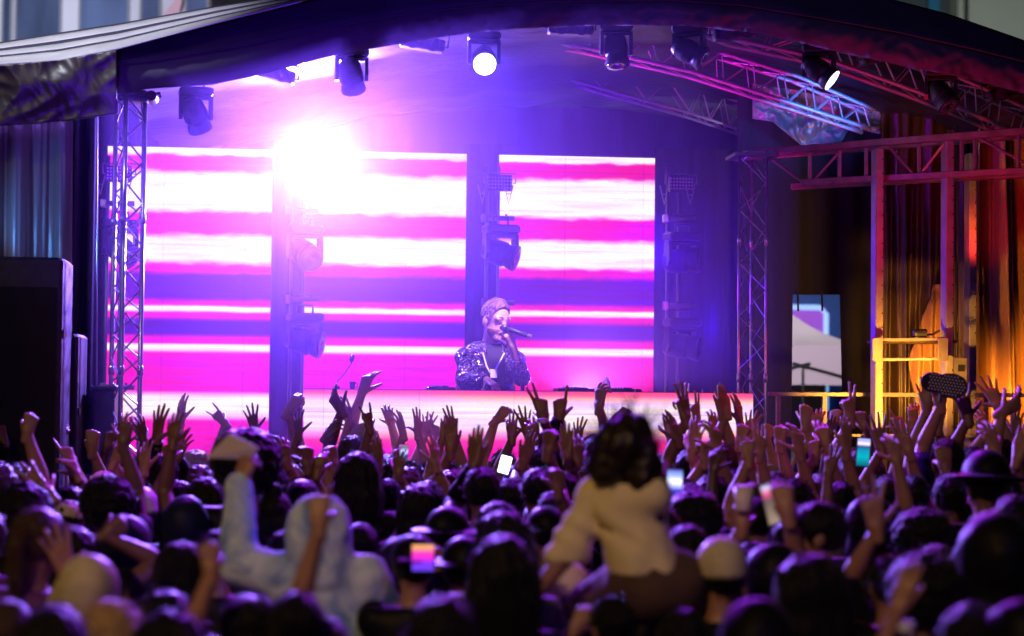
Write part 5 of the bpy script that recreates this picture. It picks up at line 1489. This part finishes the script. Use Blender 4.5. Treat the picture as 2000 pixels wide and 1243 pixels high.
# hair: short quiff
def hair_p(P):
    q = rotz((P - hc_) / HS, -yawp)
    cp, sp = math.cos(.28), math.sin(.28)
    q = np.stack([q[..., 0], q[..., 1] * cp - q[..., 2] * sp, q[..., 1] * sp + q[..., 2] * cp], -1)
    s = union([ell((0, -.012, .03), (.083, .102, .096)), ell((0, .01, .09), (.055, .06, .042))], .03)
    d = s(q) + .001 - .007 * wob(q * (1, 1, .5), 150) - .005 * wob(q * (1, 1, .4), 290)
    d = np.maximum(d, q[..., 1] - .036 - .34 * q[..., 2])
    return np.maximum(d, -.035 - q[..., 2] + .5 * np.maximum(q[..., 1], 0)) * HS
fig('hair', hair_p, hc_ - T((.19, .19, .19)), hc_ + T((.19, .19, .24)), .006, mat('performer_hair', (.17, .08, .08), .4, bump=.6, bump_scale=80), perf)
# beard shadow and closed eyes as thin shapes
def local_head(p): # head-local (x,y,z) to world
    q = T(p); a = -.28
    q = T((q[0], q[1] * math.cos(a) - q[2] * math.sin(a), q[1] * math.sin(a) + q[2] * math.cos(a)))
    return rotz(q * HS, yawp) + hc_
def feature(name, parts, material, h=.0022, k=.006):
    f = union(parts, k); pts = np.array([p for p in FP]); 
    return fig(name, f, pts.min(0) - .03, pts.max(0) + .03, h, material, perf)
for s in (-1, 1):
    FP = [local_head((s * .045, .078, .034)), local_head((s * .018, .092, .034))]
    feature('eyebrow', [caps(FP[0], FP[1], .0045)], mat('eyebrow_hair', (.16, .08, .07), .6))
    FP = [local_head((s * .044, .078, .006)), local_head((s * .020, .088, .004))]
    feature('eye', [caps(FP[0], FP[1], .0035)], mat('closed_lid', (.30, .15, .12), .5))
FP = [local_head((-.055, .045, -.085)), local_head((.055, .045, -.085)), local_head((0, .095, -.115)), local_head((0, .03, -.14))]
def beard(P):
    q = rotz((P - hc_) / HS, -yawp); cp, sp = math.cos(.28), math.sin(.28)
    q = np.stack([q[..., 0], q[..., 1] * cp - q[..., 2] * sp, q[..., 1] * sp + q[..., 2] * cp], -1)
    b = union([ell((0, .028, -.05), (.066, .068, .072)), caps((-.02, .07, -.105), (.02, .07, -.105), .025)], .014)
    d = b(q) - .001 * wob(q, 200)
    mouth = ell((0, .1, -.066), (.03, .03, .012))
    return np.maximum(np.maximum(d, q[..., 2] + .045), np.maximum(-mouth(q), -.0 - q[..., 1])) * HS
fig('beard', beard, hc_ - .21, hc_ + .19, .005, mat('beard_hair', (.30, .15, .12), .6, bump=.5, bump_scale=90), perf)
# t-shirt
def tee(P):
    d = smin(tor(P), caps(pj(958, 676, PY_ + .03), pj(957, 684, PY_ + .03), .066)(P), .02) - .006 - .002 * wob(P, 40)
    return np.maximum(d, P[..., 2] - pj(958, 672)[2])
fig('t_shirt', tee, lo + T((0, 0, .55)), hi, .011, mat('violet_black_cloth', (.015, .012, .02), .8), perf)
# sequined jacket, open at the front
SEQ = bpy.data.materials.new('sequins'); SEQ.use_nodes = True
nt = SEQ.node_tree; b = nt.nodes['Principled BSDF']
tc = nt.nodes.new('ShaderNodeTexCoord'); vo = nt.nodes.new('ShaderNodeTexVoronoi'); vo.inputs['Scale'].default_value = 125
nt.links.new(tc.outputs['Object'], vo.inputs['Vector'])
sb = nt.nodes.new('ShaderNodeVectorMath'); sb.operation = 'SUBTRACT'; sb.inputs[1].default_value = (.5, .5, .5); nt.links.new(vo.outputs['Color'], sb.inputs[0])
sc_ = nt.nodes.new('ShaderNodeVectorMath'); sc_.operation = 'SCALE'; sc_.inputs['Scale'].default_value = 1.5; nt.links.new(sb.outputs[0], sc_.inputs[0])
ge = nt.nodes.new('ShaderNodeNewGeometry'); av = nt.nodes.new('ShaderNodeVectorMath'); av.operation = 'ADD'
nt.links.new(ge.outputs['Normal'], av.inputs[0]); nt.links.new(sc_.outputs[0], av.inputs[1])
no = nt.nodes.new('ShaderNodeVectorMath'); no.operation = 'NORMALIZE'; nt.links.new(av.outputs[0], no.inputs[0]); nt.links.new(no.outputs[0], b.inputs['Normal'])
mr = nt.nodes.new('ShaderNodeMapRange'); mr.inputs[1].default_value = .68; mr.inputs[2].default_value = .76; mr.inputs[3].default_value = 0; mr.inputs[4].default_value = 1
sep = nt.nodes.new('ShaderNodeSeparateColor'); nt.links.new(vo.outputs['Color'], sep.inputs[0]); nt.links.new(sep.outputs[0], mr.inputs[0])
mx = nt.nodes.new('ShaderNodeMix'); mx.data_type = 'RGBA'; mx.inputs[6].default_value = (.05, .03, .07, 1); mx.inputs[7].default_value = (.5, .42, .6, 1)
nt.links.new(mr.outputs[0], mx.inputs[0]); nt.links.new(mx.outputs[2], b.inputs['Base Color'])
b.inputs['Metallic'].default_value = .8; b.inputs['Roughness'].default_value = .25
slL = chain([shL, elL, elL + (wrL - elL) * .8], (.054, .062, .055)); slR = chain([shR, elR, elR + (wrR - elR) * .42], (.054, .066, .062))
skirt = union([caps(chest + T((-.05, .03, 0)), hip + T((-.10, .02, -.12)), .14, .155), caps(chest + T((.06, .03, 0)), hip + T((.08, .02, -.12)), .12, .14)], .05)
fx0 = pj(962, 700)[0]
def jacket(P):
    t = smin(tor(P) - .022, skirt(P) - .01, .04)
    t = np.maximum(t, P[..., 2] - pj(958, 668)[2])
    w_ = .052 + .10 * (pj(958, 680)[2] - P[..., 2]).clip(0, .25)
    opening = np.maximum(np.abs(P[..., 0] - fx0 - .01) - w_, P[..., 1] - (PY_ + .04))
    t = np.maximum(t, -opening)
    d = smin(smin(t, slL(P), .03), slR(P), .03) - .004 * wob(P, 38, 2.0)
    return np.maximum(d, (hip[2] - .2) - P[..., 2])
fig('jacket', jacket, lo + T((0, 0, .45)), hi, .009, SEQ, perf)
fig('trousers', lambda P: np.maximum(legs(P) - .02 - .003 * wob(P, 30), P[..., 2] - hip[2] + .03), lo, T((hi[0], hi[1], hip[2] + .05)), .018, CLOTH['black'], perf)
m = MB()
m.tube([pj(943, 690, PY_ - .10), pj(950, 715, PY_ - .13), pj(957, 728, PY_ - .14)], .006, 6).tube([pj(985, 690, PY_ - .10), pj(972, 715, PY_ - .13), pj(965, 728, PY_ - .14)], .006, 6)
m.build('lanyard', mat('white_plastic'), perf)
MB().box(Vector(pj(964, 730, PY_ - .15)), (.05, .006, .065), bevel=.002).build('pass_card', mat('white_plastic'), perf)
# microphone in the hand
t = thing('microphone', 'black handheld microphone held to the performer\'s mouth', 'microphone', Vector(mic_a))
MB().lathe([(.012, .02), (.021, .06), (.017, .10), (.0155, .205), (.013, .21)], Vector(mic_a), Vector(micd), 16).build('handle', BLACK, t, smooth=True)
MB().lathe([(.004, -.028), (.018, -.022), (.026, 0), (.026, .012), (.022, .03)], Vector(mic_a), Vector(micd), 16).build('mesh_head', DKMET, t, smooth=True)
MB().lathe([(.0165, .19), (.017, .20), (.017, .214), (.012, .22)], Vector(mic_a), Vector(micd), 16).build('end_ring', ALU, t)
# headphones cable: dangling coil
a = at(1021, 728, PY_ - .2)
n_ = 160
pts = [(a.x + .0 + .014 * math.cos(i * .9), a.y + .014 * math.sin(i * .9), a.z - .02 - .13 * i / n_) for i in range(n_)]
hpn = thing('headphone_cable', 'coiled headphone cable dangling beside the sequined jacket', 'cable', a)
MB().tube(pts, .003, 5).build('coil', BLACK, hpn)
MB().tube([(a.x + .01, a.y, a.z), (a.x + .035, a.y, a.z - .06), (a.x + .04, a.y, a.z - .16)], .003, 5).build('straight_cable', BLACK, hpn)

# ---- woman sitting on shoulders
D1 = 6.6
def wj(px, py, dd=0.0): return T(atd(px, py, D1 + dd))
wh = wj(1218, 882); wn = wj(1214, 932); s1, s2 = wj(1166, 968, .05), wj(1272, 968, -.06); wa = wj(1250, 1088, -.02); whp = wj(1262, 1140, -.02)
kn = wj(1120, 1208, .42); ft = wj(1130, 1330, .40); kn2 = wj(1330, 1215, .42); ft2 = wj(1300, 1330, .40)
el = wj(1104, 1088, .02); wr_ = wj(1040, 1166, -.08)
el2 = wj(1262, 1080, .25); wr2 = wj(1190, 1150, .40)
hp2 = [lambda P, f=f: f(P) for f in head_parts((0, 0, 0))]
hf = union(hp2, .02)
def wb(P):
    d = smin(hf(rotz((P - wh) / .96, .25)) * .96, caps(wn, wh, .05, .046)(P), .03)
    t = union([caps(s1, s2, .052), caps((s1 + s2) / 2 - T((0, 0, .07)), wa, .095, .10), caps(wa, whp, .10, .13)], .04)(P)
    l = union([chain([whp, kn, ft], (.105, .072, .045)), chain([whp + T((.1, 0, 0)), kn2, ft2], (.105, .072, .045)), caps(ft, ft + T((0, .12, -.03)), .04, .03), caps(ft2, ft2 + T((0, .12, -.03)), .04, .03)], .03)(P)
    a = np.minimum(chain([s1, el, wr_], (.045, .036, .026))(P), chain([s2, el2, wr2], (.045, .036, .026))(P))
    return smin(smin(d, smin(t, l, .04), .03), a, .02)
hw = hand_on(wr_, wj(1012, 1205, -.08) - wr_, T((.3, 1, 0)), 'grip', False, 1.05)
hw2 = hand_on(wr2, wj(1160, 1180, .42) - wr2, T((.3, 1, 0)), 'grip', True, 1.0)
lo = np.minimum.reduce([wh, kn, ft, wr_, whp]) - T((.25, .3, .16)); hi = np.maximum.reduce([wh, kn2, ft2, s2, whp]) + T((.25, .28, .2))
V, Q = surf(lambda P: smin(smin(wb(P), hw(P), .01), hw2(P), .01), lo, hi, .0125)
wo = link('person', np_mesh('person_body', V, Q), SKIN[1])
tag(wo, 'woman in a cream t-shirt and brown shorts sitting on someone\'s shoulders', 'person')
hk = rotz
def whair(P):
    q = (P - wh)
    d = union([ell((0, -.02, .025), (.100, .112, .095)), ell((-.04, -.03, -.04), (.075, .08, .08)), ell((.06, -.05, -.06), (.065, .07, .11)), ell((.10, -.06, -.15), (.045, .05, .10)), ell((-.085, -.03, -.05), (.04, .05, .06)), ell((.02, -.02, .09), (.06, .06, .04))], .03)(q)
    return np.maximum(d - .012 * wob(q * (1, 1, .5), 60, 4.0) - .005 * wob(q * (1, 1, .5), 190, 2.0), q[..., 1] - .07)
HWM = mat('hair_auburn', (.014, .006, .004), .45, bump=.4, bump_scale=40)
ho = fig('hair', whair, wh - T((.25, .22, .33)), wh + T((.27, .2, .22)), .008, HWM, wo)
m = MB(); rs_ = random.Random(3)
for i in range(240):      # loose strands round the outline
    th = rs_.uniform(0, 2 * math.pi); r0 = .098
    p = Vector(wh) + Vector((math.cos(th) * r0, rs_.uniform(-.08, .03), .03 + math.sin(th) * r0 * .9))
    q = Vector((math.cos(th), 0, math.sin(th))) * rs_.uniform(.015, .045); w2 = Vector((rs_.uniform(-.025, .025), 0, rs_.uniform(-.025, .025)))
    m.tube([p, p + q * .6 + w2, p + q + w2 * 2.2], .0016, 4)
m.build('loose_strands', HWM, ho)
def wshirt(P):
    t = union([caps(s1, s2, .068), caps((s1 + s2) / 2 - T((0, 0, .05)), wa, .10, .115), caps(wa, wa + (whp - wa) * .5, .12, .135), caps(wn - T((0, 0, .03)), wn, .06, .055)], .04)(P)
    sl = caps(s1, s1 + (el - s1) * .96, .058, .074)(P); s_2 = caps(s2, s2 + (el2 - s2) * .8, .058, .07)(P)
    d = smin(smin(t, sl, .03), s_2, .03)
    ax = (P[..., 0] * .7 + P[..., 2] * .7)
    d = d - .006 * np.sin(ax * 66 + 2 * np.sin(P[..., 2] * 22)) * np.clip((wn[2] - P[..., 2]) * 5, 0, 1) - .004 * wob(P, 45)
    end = np.maximum(P[..., 2] - (wn[2] + .02), (wa[2] - .055) - P[..., 2] - .0 * P[..., 0])
    cut = np.where((P[..., 0] < s1[0] - .02), el[2] - .02 - P[..., 2], -1)
    return np.maximum(np.maximum(d, end), cut)
fig('shirt', wshirt, lo, hi, .0115, mat('cream_tee', (.85, .74, .42), .8, noise_amt=.06, noise_scale=10), wo)
def wshorts(P):
    d = union([caps(wa + (whp - wa) * .35, whp, .115, .138), caps(whp, whp + (kn - whp) * .72, .122, .105), caps(whp + T((.1, 0, 0)), whp + T((.1, 0, 0)) + (kn2 - whp) * .7, .12, .105)], .04)(P)
    return d - .005 * wob(P, 34)
fig('shorts', wshorts, lo, hi, .014, mat('brown_shorts', (.09, .05, .035), .85, noise_amt=.25, noise_scale=6), wo)
# the man carrying her
X(1200, 6.35, htop=1150, hair='short', hc='black', top='black', skin=1, sleeve='half', yaw=.35, arms=[A(1120, 1235, 30, 'grip', fw=.0, side=-1)],
  label='person with short black hair carrying the woman in shorts on shoulders')

# ---- person in the pale tie-dyed hoodie
D2 = 7.2
def hj(px, py, dd=0.0): return T(atd(px, py, D2 + dd))
h0_ = hj(622, 1048); n0 = hj(628, 1112); a1, a2 = hj(562, 1128), hj(712, 1134)
e1, w1 = hj(468, 1104, .02), hj(466, 950, .10)
e2, w2_ = hj(752, 1200, .05), hj(744, 1262, .25)
b0 = hj(640, 1243); gz = 0.0
bx, by = b0[0], b0[1]
def hb_(P):
    d = union([*[lambda Q_, f=f: f(Q_ - h0_) for f in head_parts((0, 0, 0))], caps(n0, h0_, .055)], .02)(P)
    t = union([caps(a1, a2, .055), ell((bx, by, 1.22), (.17, .11, .25)), ell((bx, by, .95), (.15, .1, .12))], .05)(P)
    l = union([chain([(bx + s * .09, by, .9), (bx + s * .1, by, .5), (bx + s * .11, by, .07)], (.09, .055, .04)) for s in (-1, 1)] + [caps((bx + s * .11, by, .04), (bx + s * .13, by + .15, .03), .035, .03) for s in (-1, 1)], .03)(P)
    a = np.minimum(chain([a1, e1, w1], (.045, .038, .027))(P), chain([a2, e2, w2_], (.045, .038, .027))(P))
    return smin(smin(d, smin(t, l, .04), .03), a, .02)
hh1 = hand_on(w1, hj(484, 900, .12) - w1, T((0.6, 1, 0)), 'grip', True, 1.15); hh2 = hand_on(w2_, e2 * 0 + T((-.1, .4, -1)), T((-1, 0, 0)), 'loose', False, 1.0)
lo = T((min(e1[0], w1[0]) - .2, by - .35, 0)); hi = T((max(e2[0], a2[0]) + .2, by + .45, w1[2] + .3))
V, Q = surf(lambda P: smin(smin(hb_(P), hh1(P), .01), hh2(P), .01), lo, hi, .0135)
hm = link('person', np_mesh('person_body', V, Q), SKIN[1])
tag(hm, 'person in a pale blue tie-dyed hoodie with hood up, one arm raised', 'person')
TD = bpy.data.materials.new('tie_dye'); TD.use_nodes = True
nt = TD.node_tree; b = nt.nodes['Principled BSDF']; tc = nt.nodes.new('ShaderNodeTexCoord')
n = nt.nodes.new('ShaderNodeTexNoise'); n.inputs['Scale'].default_value = 4.2; n.inputs['Detail'].default_value = 3; n.inputs['Distortion'].default_value = 1.2
cr = nt.nodes.new('ShaderNodeValToRGB'); cr.color_ramp.elements[0].position = .36; cr.color_ramp.elements[0].color = (.12, .28, .62, 1)
cr.color_ramp.elements[1].position = .56; cr.color_ramp.elements[1].color = (.72, .90, .97, 1)
nt.links.new(tc.outputs['Object'], n.inputs['Vector']); nt.links.new(n.outputs['Fac'], cr.inputs[0]); nt.links.new(cr.outputs[0], b.inputs['Base Color']); b.inputs['Roughness'].default_value = .9
def hoodie(P):
    hd = union([ell(h0_ + T((0, -.02, .012)), (.128, .135, .15)), ell(h0_ + T((.02, -.03, -.13)), (.125, .11, .10))], .06)(P)
    hd = np.maximum(hd, -ell(h0_ + T((0, .13, -.01)), (.08, .12, .11))(P))
    t = union([caps(a1, a2, .085), ell((bx, by, 1.22), (.22, .16, .30)), ell((bx, by, 1.0), (.20, .15, .18))], .06)(P)
    s = np.minimum(chain([a1, e1, w1], (.09, .078, .052))(P), chain([a2, e2, w2_], (.09, .078, .055))(P))
    d = smin(smin(hd, t, .018), s, .04) - .006 * wob(P, 26, 1.0) - .004 * wob(P, 58, 3.0)
    return np.maximum(d, .82 - P[..., 2])
fig('hoodie', hoodie, T((lo[0], lo[1], .8)), hi, .0125, TD, hm)
fig('trousers', lambda P: np.maximum(union([chain([(bx + s * .09, by, .88), (bx + s * .1, by, .5), (bx + s * .11, by, .09)], (.11, .08, .065)) for s in (-1, 1)], .04)(P), P[..., 2] - .95), T((lo[0], lo[1], 0)), T((hi[0], hi[1], 1.0)), .02, CLOTH['black'], hm)
# the pale folded paper held in the raised hand
c = Vector(hj(458, 872, .12))
o = MB().prism([c + Vector((-.11, 0, -.045)), c + Vector((-.02, .03, .05)), c + Vector((.09, 0, -.005)), c + Vector((.06, .01, -.05))], (.004, .012, 0)).build('folded_paper', mat('card', (.6, .52, .42), .8))
tag(o, 'pale folded paper held up in the tie-dyed hoodie wearer\'s hand', 'paper')

# ---- things held up
def phone(px, py, d, w_, h_, tilt, colors, lab, strength=1.5, yaw=0.0):
    p = atd(px, py, d)
    t = thing('phone', lab, 'phone', p, group='phones held up to film', rot=(0, R(tilt), yaw))
    MB().box((0, .004, 0), (w_, .009, h_), bevel=.004).build('case', BLACK, t, wc=False)
    key = 'screen_%d_%d' % (px, py)
    M = bpy.data.materials.new(key); M.use_nodes = True; nt = M.node_tree; b = nt.nodes['Principled BSDF']
    tc = nt.nodes.new('ShaderNodeTexCoord'); sx = nt.nodes.new('ShaderNodeSeparateXYZ'); nt.links.new(tc.outputs['Object'], sx.inputs[0])
    mr = nt.nodes.new('ShaderNodeMapRange'); mr.inputs[1].default_value = -h_ / 2; mr.inputs[2].default_value = h_ / 2; nt.links.new(sx.outputs['Z'], mr.inputs[0])
    cr = nt.nodes.new('ShaderNodeValToRGB'); nt.links.new(mr.outputs[0], cr.inputs[0]); el = cr.color_ramp.elements
    while len(el) > 1: el.remove(el[0])
    for i, (a, c) in enumerate(colors):
        e = el[0] if i == 0 else el.new(a)
        e.position = a; e.color = (*c, 1)
    nt.links.new(cr.outputs[0], b.inputs['Emission Color']); b.inputs['Emission Strength'].default_value = strength; b.inputs['Base Color'].default_value = (.01, .01, .01, 1)
    MB().box((0, -.0022, 0), (w_ * .92, .002, h_ * .93)).build('display', M, t, wc=False)
    m = MB(); m.box((-w_ / 2 - .001, .004, h_ * .15), (.002, .004, h_ * .12)); m.build('button', DKMET, t, wc=False)
phone(826, 1090, 6.9, .085, .10, 0, [(0, (.10, .05, .8)), (.35, (.25, .03, .9)), (.5, (.9, .02, .6)), (.72, (.9, .05, .5)), (.82, (1, .35, .12)), (1, (1, .5, .2))], 'phone held in two hands filming the stage, magenta and violet screen', 1.2)
phone(788, 885, 11.3, .06, .105, 2, [(0, (.02, .02, .1)), (.4, (.05, .3, .5)), (.6, (.6, .7, .8)), (.8, (.05, .2, .3)), (1, (.6, .1, .2))], 'small phone with teal and white picture just under the desk glow', 1.2)
phone(986, 908, 10.5, .062, .10, 14, [(0, (.8, .8, .9)), (.5, (1, 1, 1)), (1, (1, 1, 1))], 'blank white blazing phone screen below the duck-shaped hand', 6.0)
phone(1317, 946, 8.6, .075, .14, 3, [(0, (.9, .9, 1)), (.12, (.02, .02, .1)), (.3, (.04, .03, .5)), (.45, (.4, .45, 1)), (.6, (.9, .9, 1)), (.75, (.3, .4, .9)), (1, (.03, .02, .3))], 'phone showing a bright white and blue figure behind the cream t-shirt', 1.6)
phone(1686, 884, 10.4, .075, .16, 4, [(0, (.0, .05, .12)), (.35, (.0, .35, .4)), (.55, (.0, .25, .4)), (.7, (.02, .05, .2)), (.8, (.9, .8, .9)), (.9, (.3, .3, .9)), (1, (.6, .6, 1))], 'phone with a cyan streak on its screen among the raised hands', 1.4)
phone(1504, 985, 7.15, .045, .16, -14, [(0, (.4, .3, .2)), (.6, (.15, .1, .1)), (.75, (.9, .1, .3)), (.9, (.8, .7, 1)), (1, (.1, .05, .3))], 'narrow phone glinting pink in the big raised brown fist', 1.0)
p = atd(1452, 975, 7.55)
t = thing('drink_cup', 'cream plastic drinking cup raised over the crowd beside the pink phone', 'cup', p)
MB().lathe([(.028, -.045), (.030, -.042), (.040, .05), (.037, .05), (.027, -.04)]).build('cup_body', mat('cream_plastic', (.75, .70, .5), .4), t, wc=False, smooth=True)
MB().lathe([(.041, .046), (.042, .05), (.041, .054), (.036, .054)]).build('rim', mat('cream_plastic'), t, wc=False)
def band(px, py, d, r, lab, matl, cat='wristwatch', tilt=0):
    p = atd(px, py, d); t = thing(cat, lab, cat.replace('_', ' '), p, rot=(0, R(tilt), 0))
    MB().lathe([(r, -.012), (r + .003, -.010), (r + .003, .010), (r, .012)], n=20).build('strap', matl, t, wc=False)
    MB().box((0, -r - .004, 0), (.034, .008, .034), bevel=.004).build('face', matl, t, wc=False)
band(1447, 1040, 7.6, .031, 'white wristwatch below the raised cream cup', mat('cream_plastic'))
band(1059, 822, 11.2, .030, 'silver wristwatch on the dark curved hand before the desk', ALU)
band(1762, 1222, 5.6, .036, 'white wrist band at the bottom edge of the crowd', mat('white_plastic'), 'wristband')
# polka dot fan
p = at(1846, 752, atd(1838, 760, 10.95).y - .02)
t = thing('hand_fan', 'black folding fan with white polka dots held above the crowd', 'fan', p, rot=(0, R(8), 0))
m = MB().lathe([(.001, -.006), (.098, -.005), (.10, 0), (.098, .005), (.001, .006)], (.035, 0, 0), (0, 1, 0), 28)
m.v = [(x * 1.0, y, z * .72) for x, y, z in m.v]
m.build('leaf', BLACK, t, wc=False)
m = MB().lathe([(.001, -.005), (.072, -.004), (.074, 0), (.072, .004), (.001, .005)], (-.07, .002, .005), (0, 1, 0), 24)
m.v = [(x, y, z * .8) for x, y, z in m.v]
m.build('leaf', BLACK, t, wc=False)
m = MB()
for i in range(-5, 9):
    for j in range(-3, 4):
        x, z = i * .019 + (j % 2) * .0095, j * .017
        if ((x - .035) / .088) ** 2 + (z / .062) ** 2 < 1 or ((x + .07) / .062) ** 2 + ((z - .005) / .05) ** 2 < 1:
            m.lathe([(.0052, 0), (.0045, .0015)], (x, -.0072, z), (0, -1, 0), 8)
d_ = m.build('dots', mat('white_paint', (.8, .8, .75), .5), t, wc=False)
MB().tube([(-.02, 0, -.04), (-.02, 0, -.10)], .008, 8).build('handle', BLACK, t, wc=False)

# ================================================================== labels of the crowd
HN = {'short': 'short {} hair', 'quiff': 'spiky {} hair', 'long': 'long straight {} hair', 'longw': 'long thick {} hair', 'curly': 'curly {} hair', 'afro': 'round bushy {} hair', 'bun': '{} hair in a bun', 'ponytail': '{} ponytail',
      'cap': 'a {} cap', 'capback': 'a backwards {} cap', 'capside': 'a sideways {} cap', 'hat': 'a brimmed {} hat', 'beanie': 'a {} knit hat', 'hood': 'a {} hood up', 'bald': 'shaved head'}
PN = {'open': 'open spread hand', 'open_r': 'relaxed open hand', 'flat': 'flat upright hand', 'fist': 'raised fist', 'point': 'pointing finger', 'peace': 'two raised fingers', 'rock': 'horned hand sign', 'claw': 'clawed hand', 'loose': 'drooping hand', 'duck': 'duck-shaped hand', 'grip': 'gripping hand', 'three': 'three raised fingers'}
LMK = [(60, 'speaker stack'), (170, 'navy drape'), (250, 'silver tower'), (400, 'first screen'), (560, 'flare-side gap'), (690, 'gooseneck lamp'), (820, 'second screen'), (960, 'performer'), (1120, 'third screen'), (1250, 'screen edge'), (1330, 'upright stick'), (1430, 'desk end'), (1500, 'slender tower'), (1600, 'tent opening'), (1712, 'yellow post'), (1790, 'platform'), (1855, 'red post'), (1950, 'orange curtain')]
ROWN = ['first', 'second', 'third', 'fourth', 'fifth', 'sixth', 'seventh', 'eighth', 'ninth', 'tenth']
seen = set()
PEOPLE.sort(key=lambda p: -p['d'])
for p in PEOPLE:
    o = p['o']; o['category'] = 'person'; o['group'] = p['group']
    if p['label']: o['label'] = p['label']; continue
    ls = sorted(LMK, key=lambda l: abs(l[0] - p['px'])); lm, lm2 = ls[0][1], ls[1][1]
    depth = 'front' if p['d'] > 11.6 else 'second' if p['d'] > 10.5 else 'third' if p['d'] > 9.6 else 'fourth' if p['d'] > 8.7 else 'fifth' if p['d'] > 7.9 else 'sixth' if p['d'] > 7.0 else 'seventh' if p['d'] > 6.2 else 'eighth' if p['d'] > 5.4 else 'ninth'
    head = 'person with ' + HN[p['hair']].format(p['hc'])
    arm = ', ' + PN[p['arms'][0]] if p['arms'] else ', ' + p['top'] + ' top'
    arm2 = ' and ' + PN[p['arms'][1]] if len(p['arms']) > 1 else ''
    row = ', %s row' % depth
    opts = [head + arm + arm2 + row + ' below ' + lm, head + arm + row + ' below ' + lm, head + arm + ', ' + p['top'] + ' top' + row + ' below ' + lm, head + arm + row + ' between %s and %s' % (lm, lm2),
            'person between %s and %s,%s, %s' % (lm, lm2, arm[1:], p['top'] + ' clothes' + row), 'person in %s with %s%s' % (p['top'], HN[p['hair']].format(p['hc']), row) + ' near ' + lm,
            'dark figure' + arm + row + ' near ' + lm, 'figure turned slightly' + arm + row + ' near ' + lm2, 'half hidden figure' + arm + row + ' near ' + lm, 'half hidden person' + row + ' between %s and %s' % (lm, lm2)]
    for lab in opts:
        if lab not in seen and len(lab.split()) <= 16: break
    seen.add(lab); o['label'] = lab
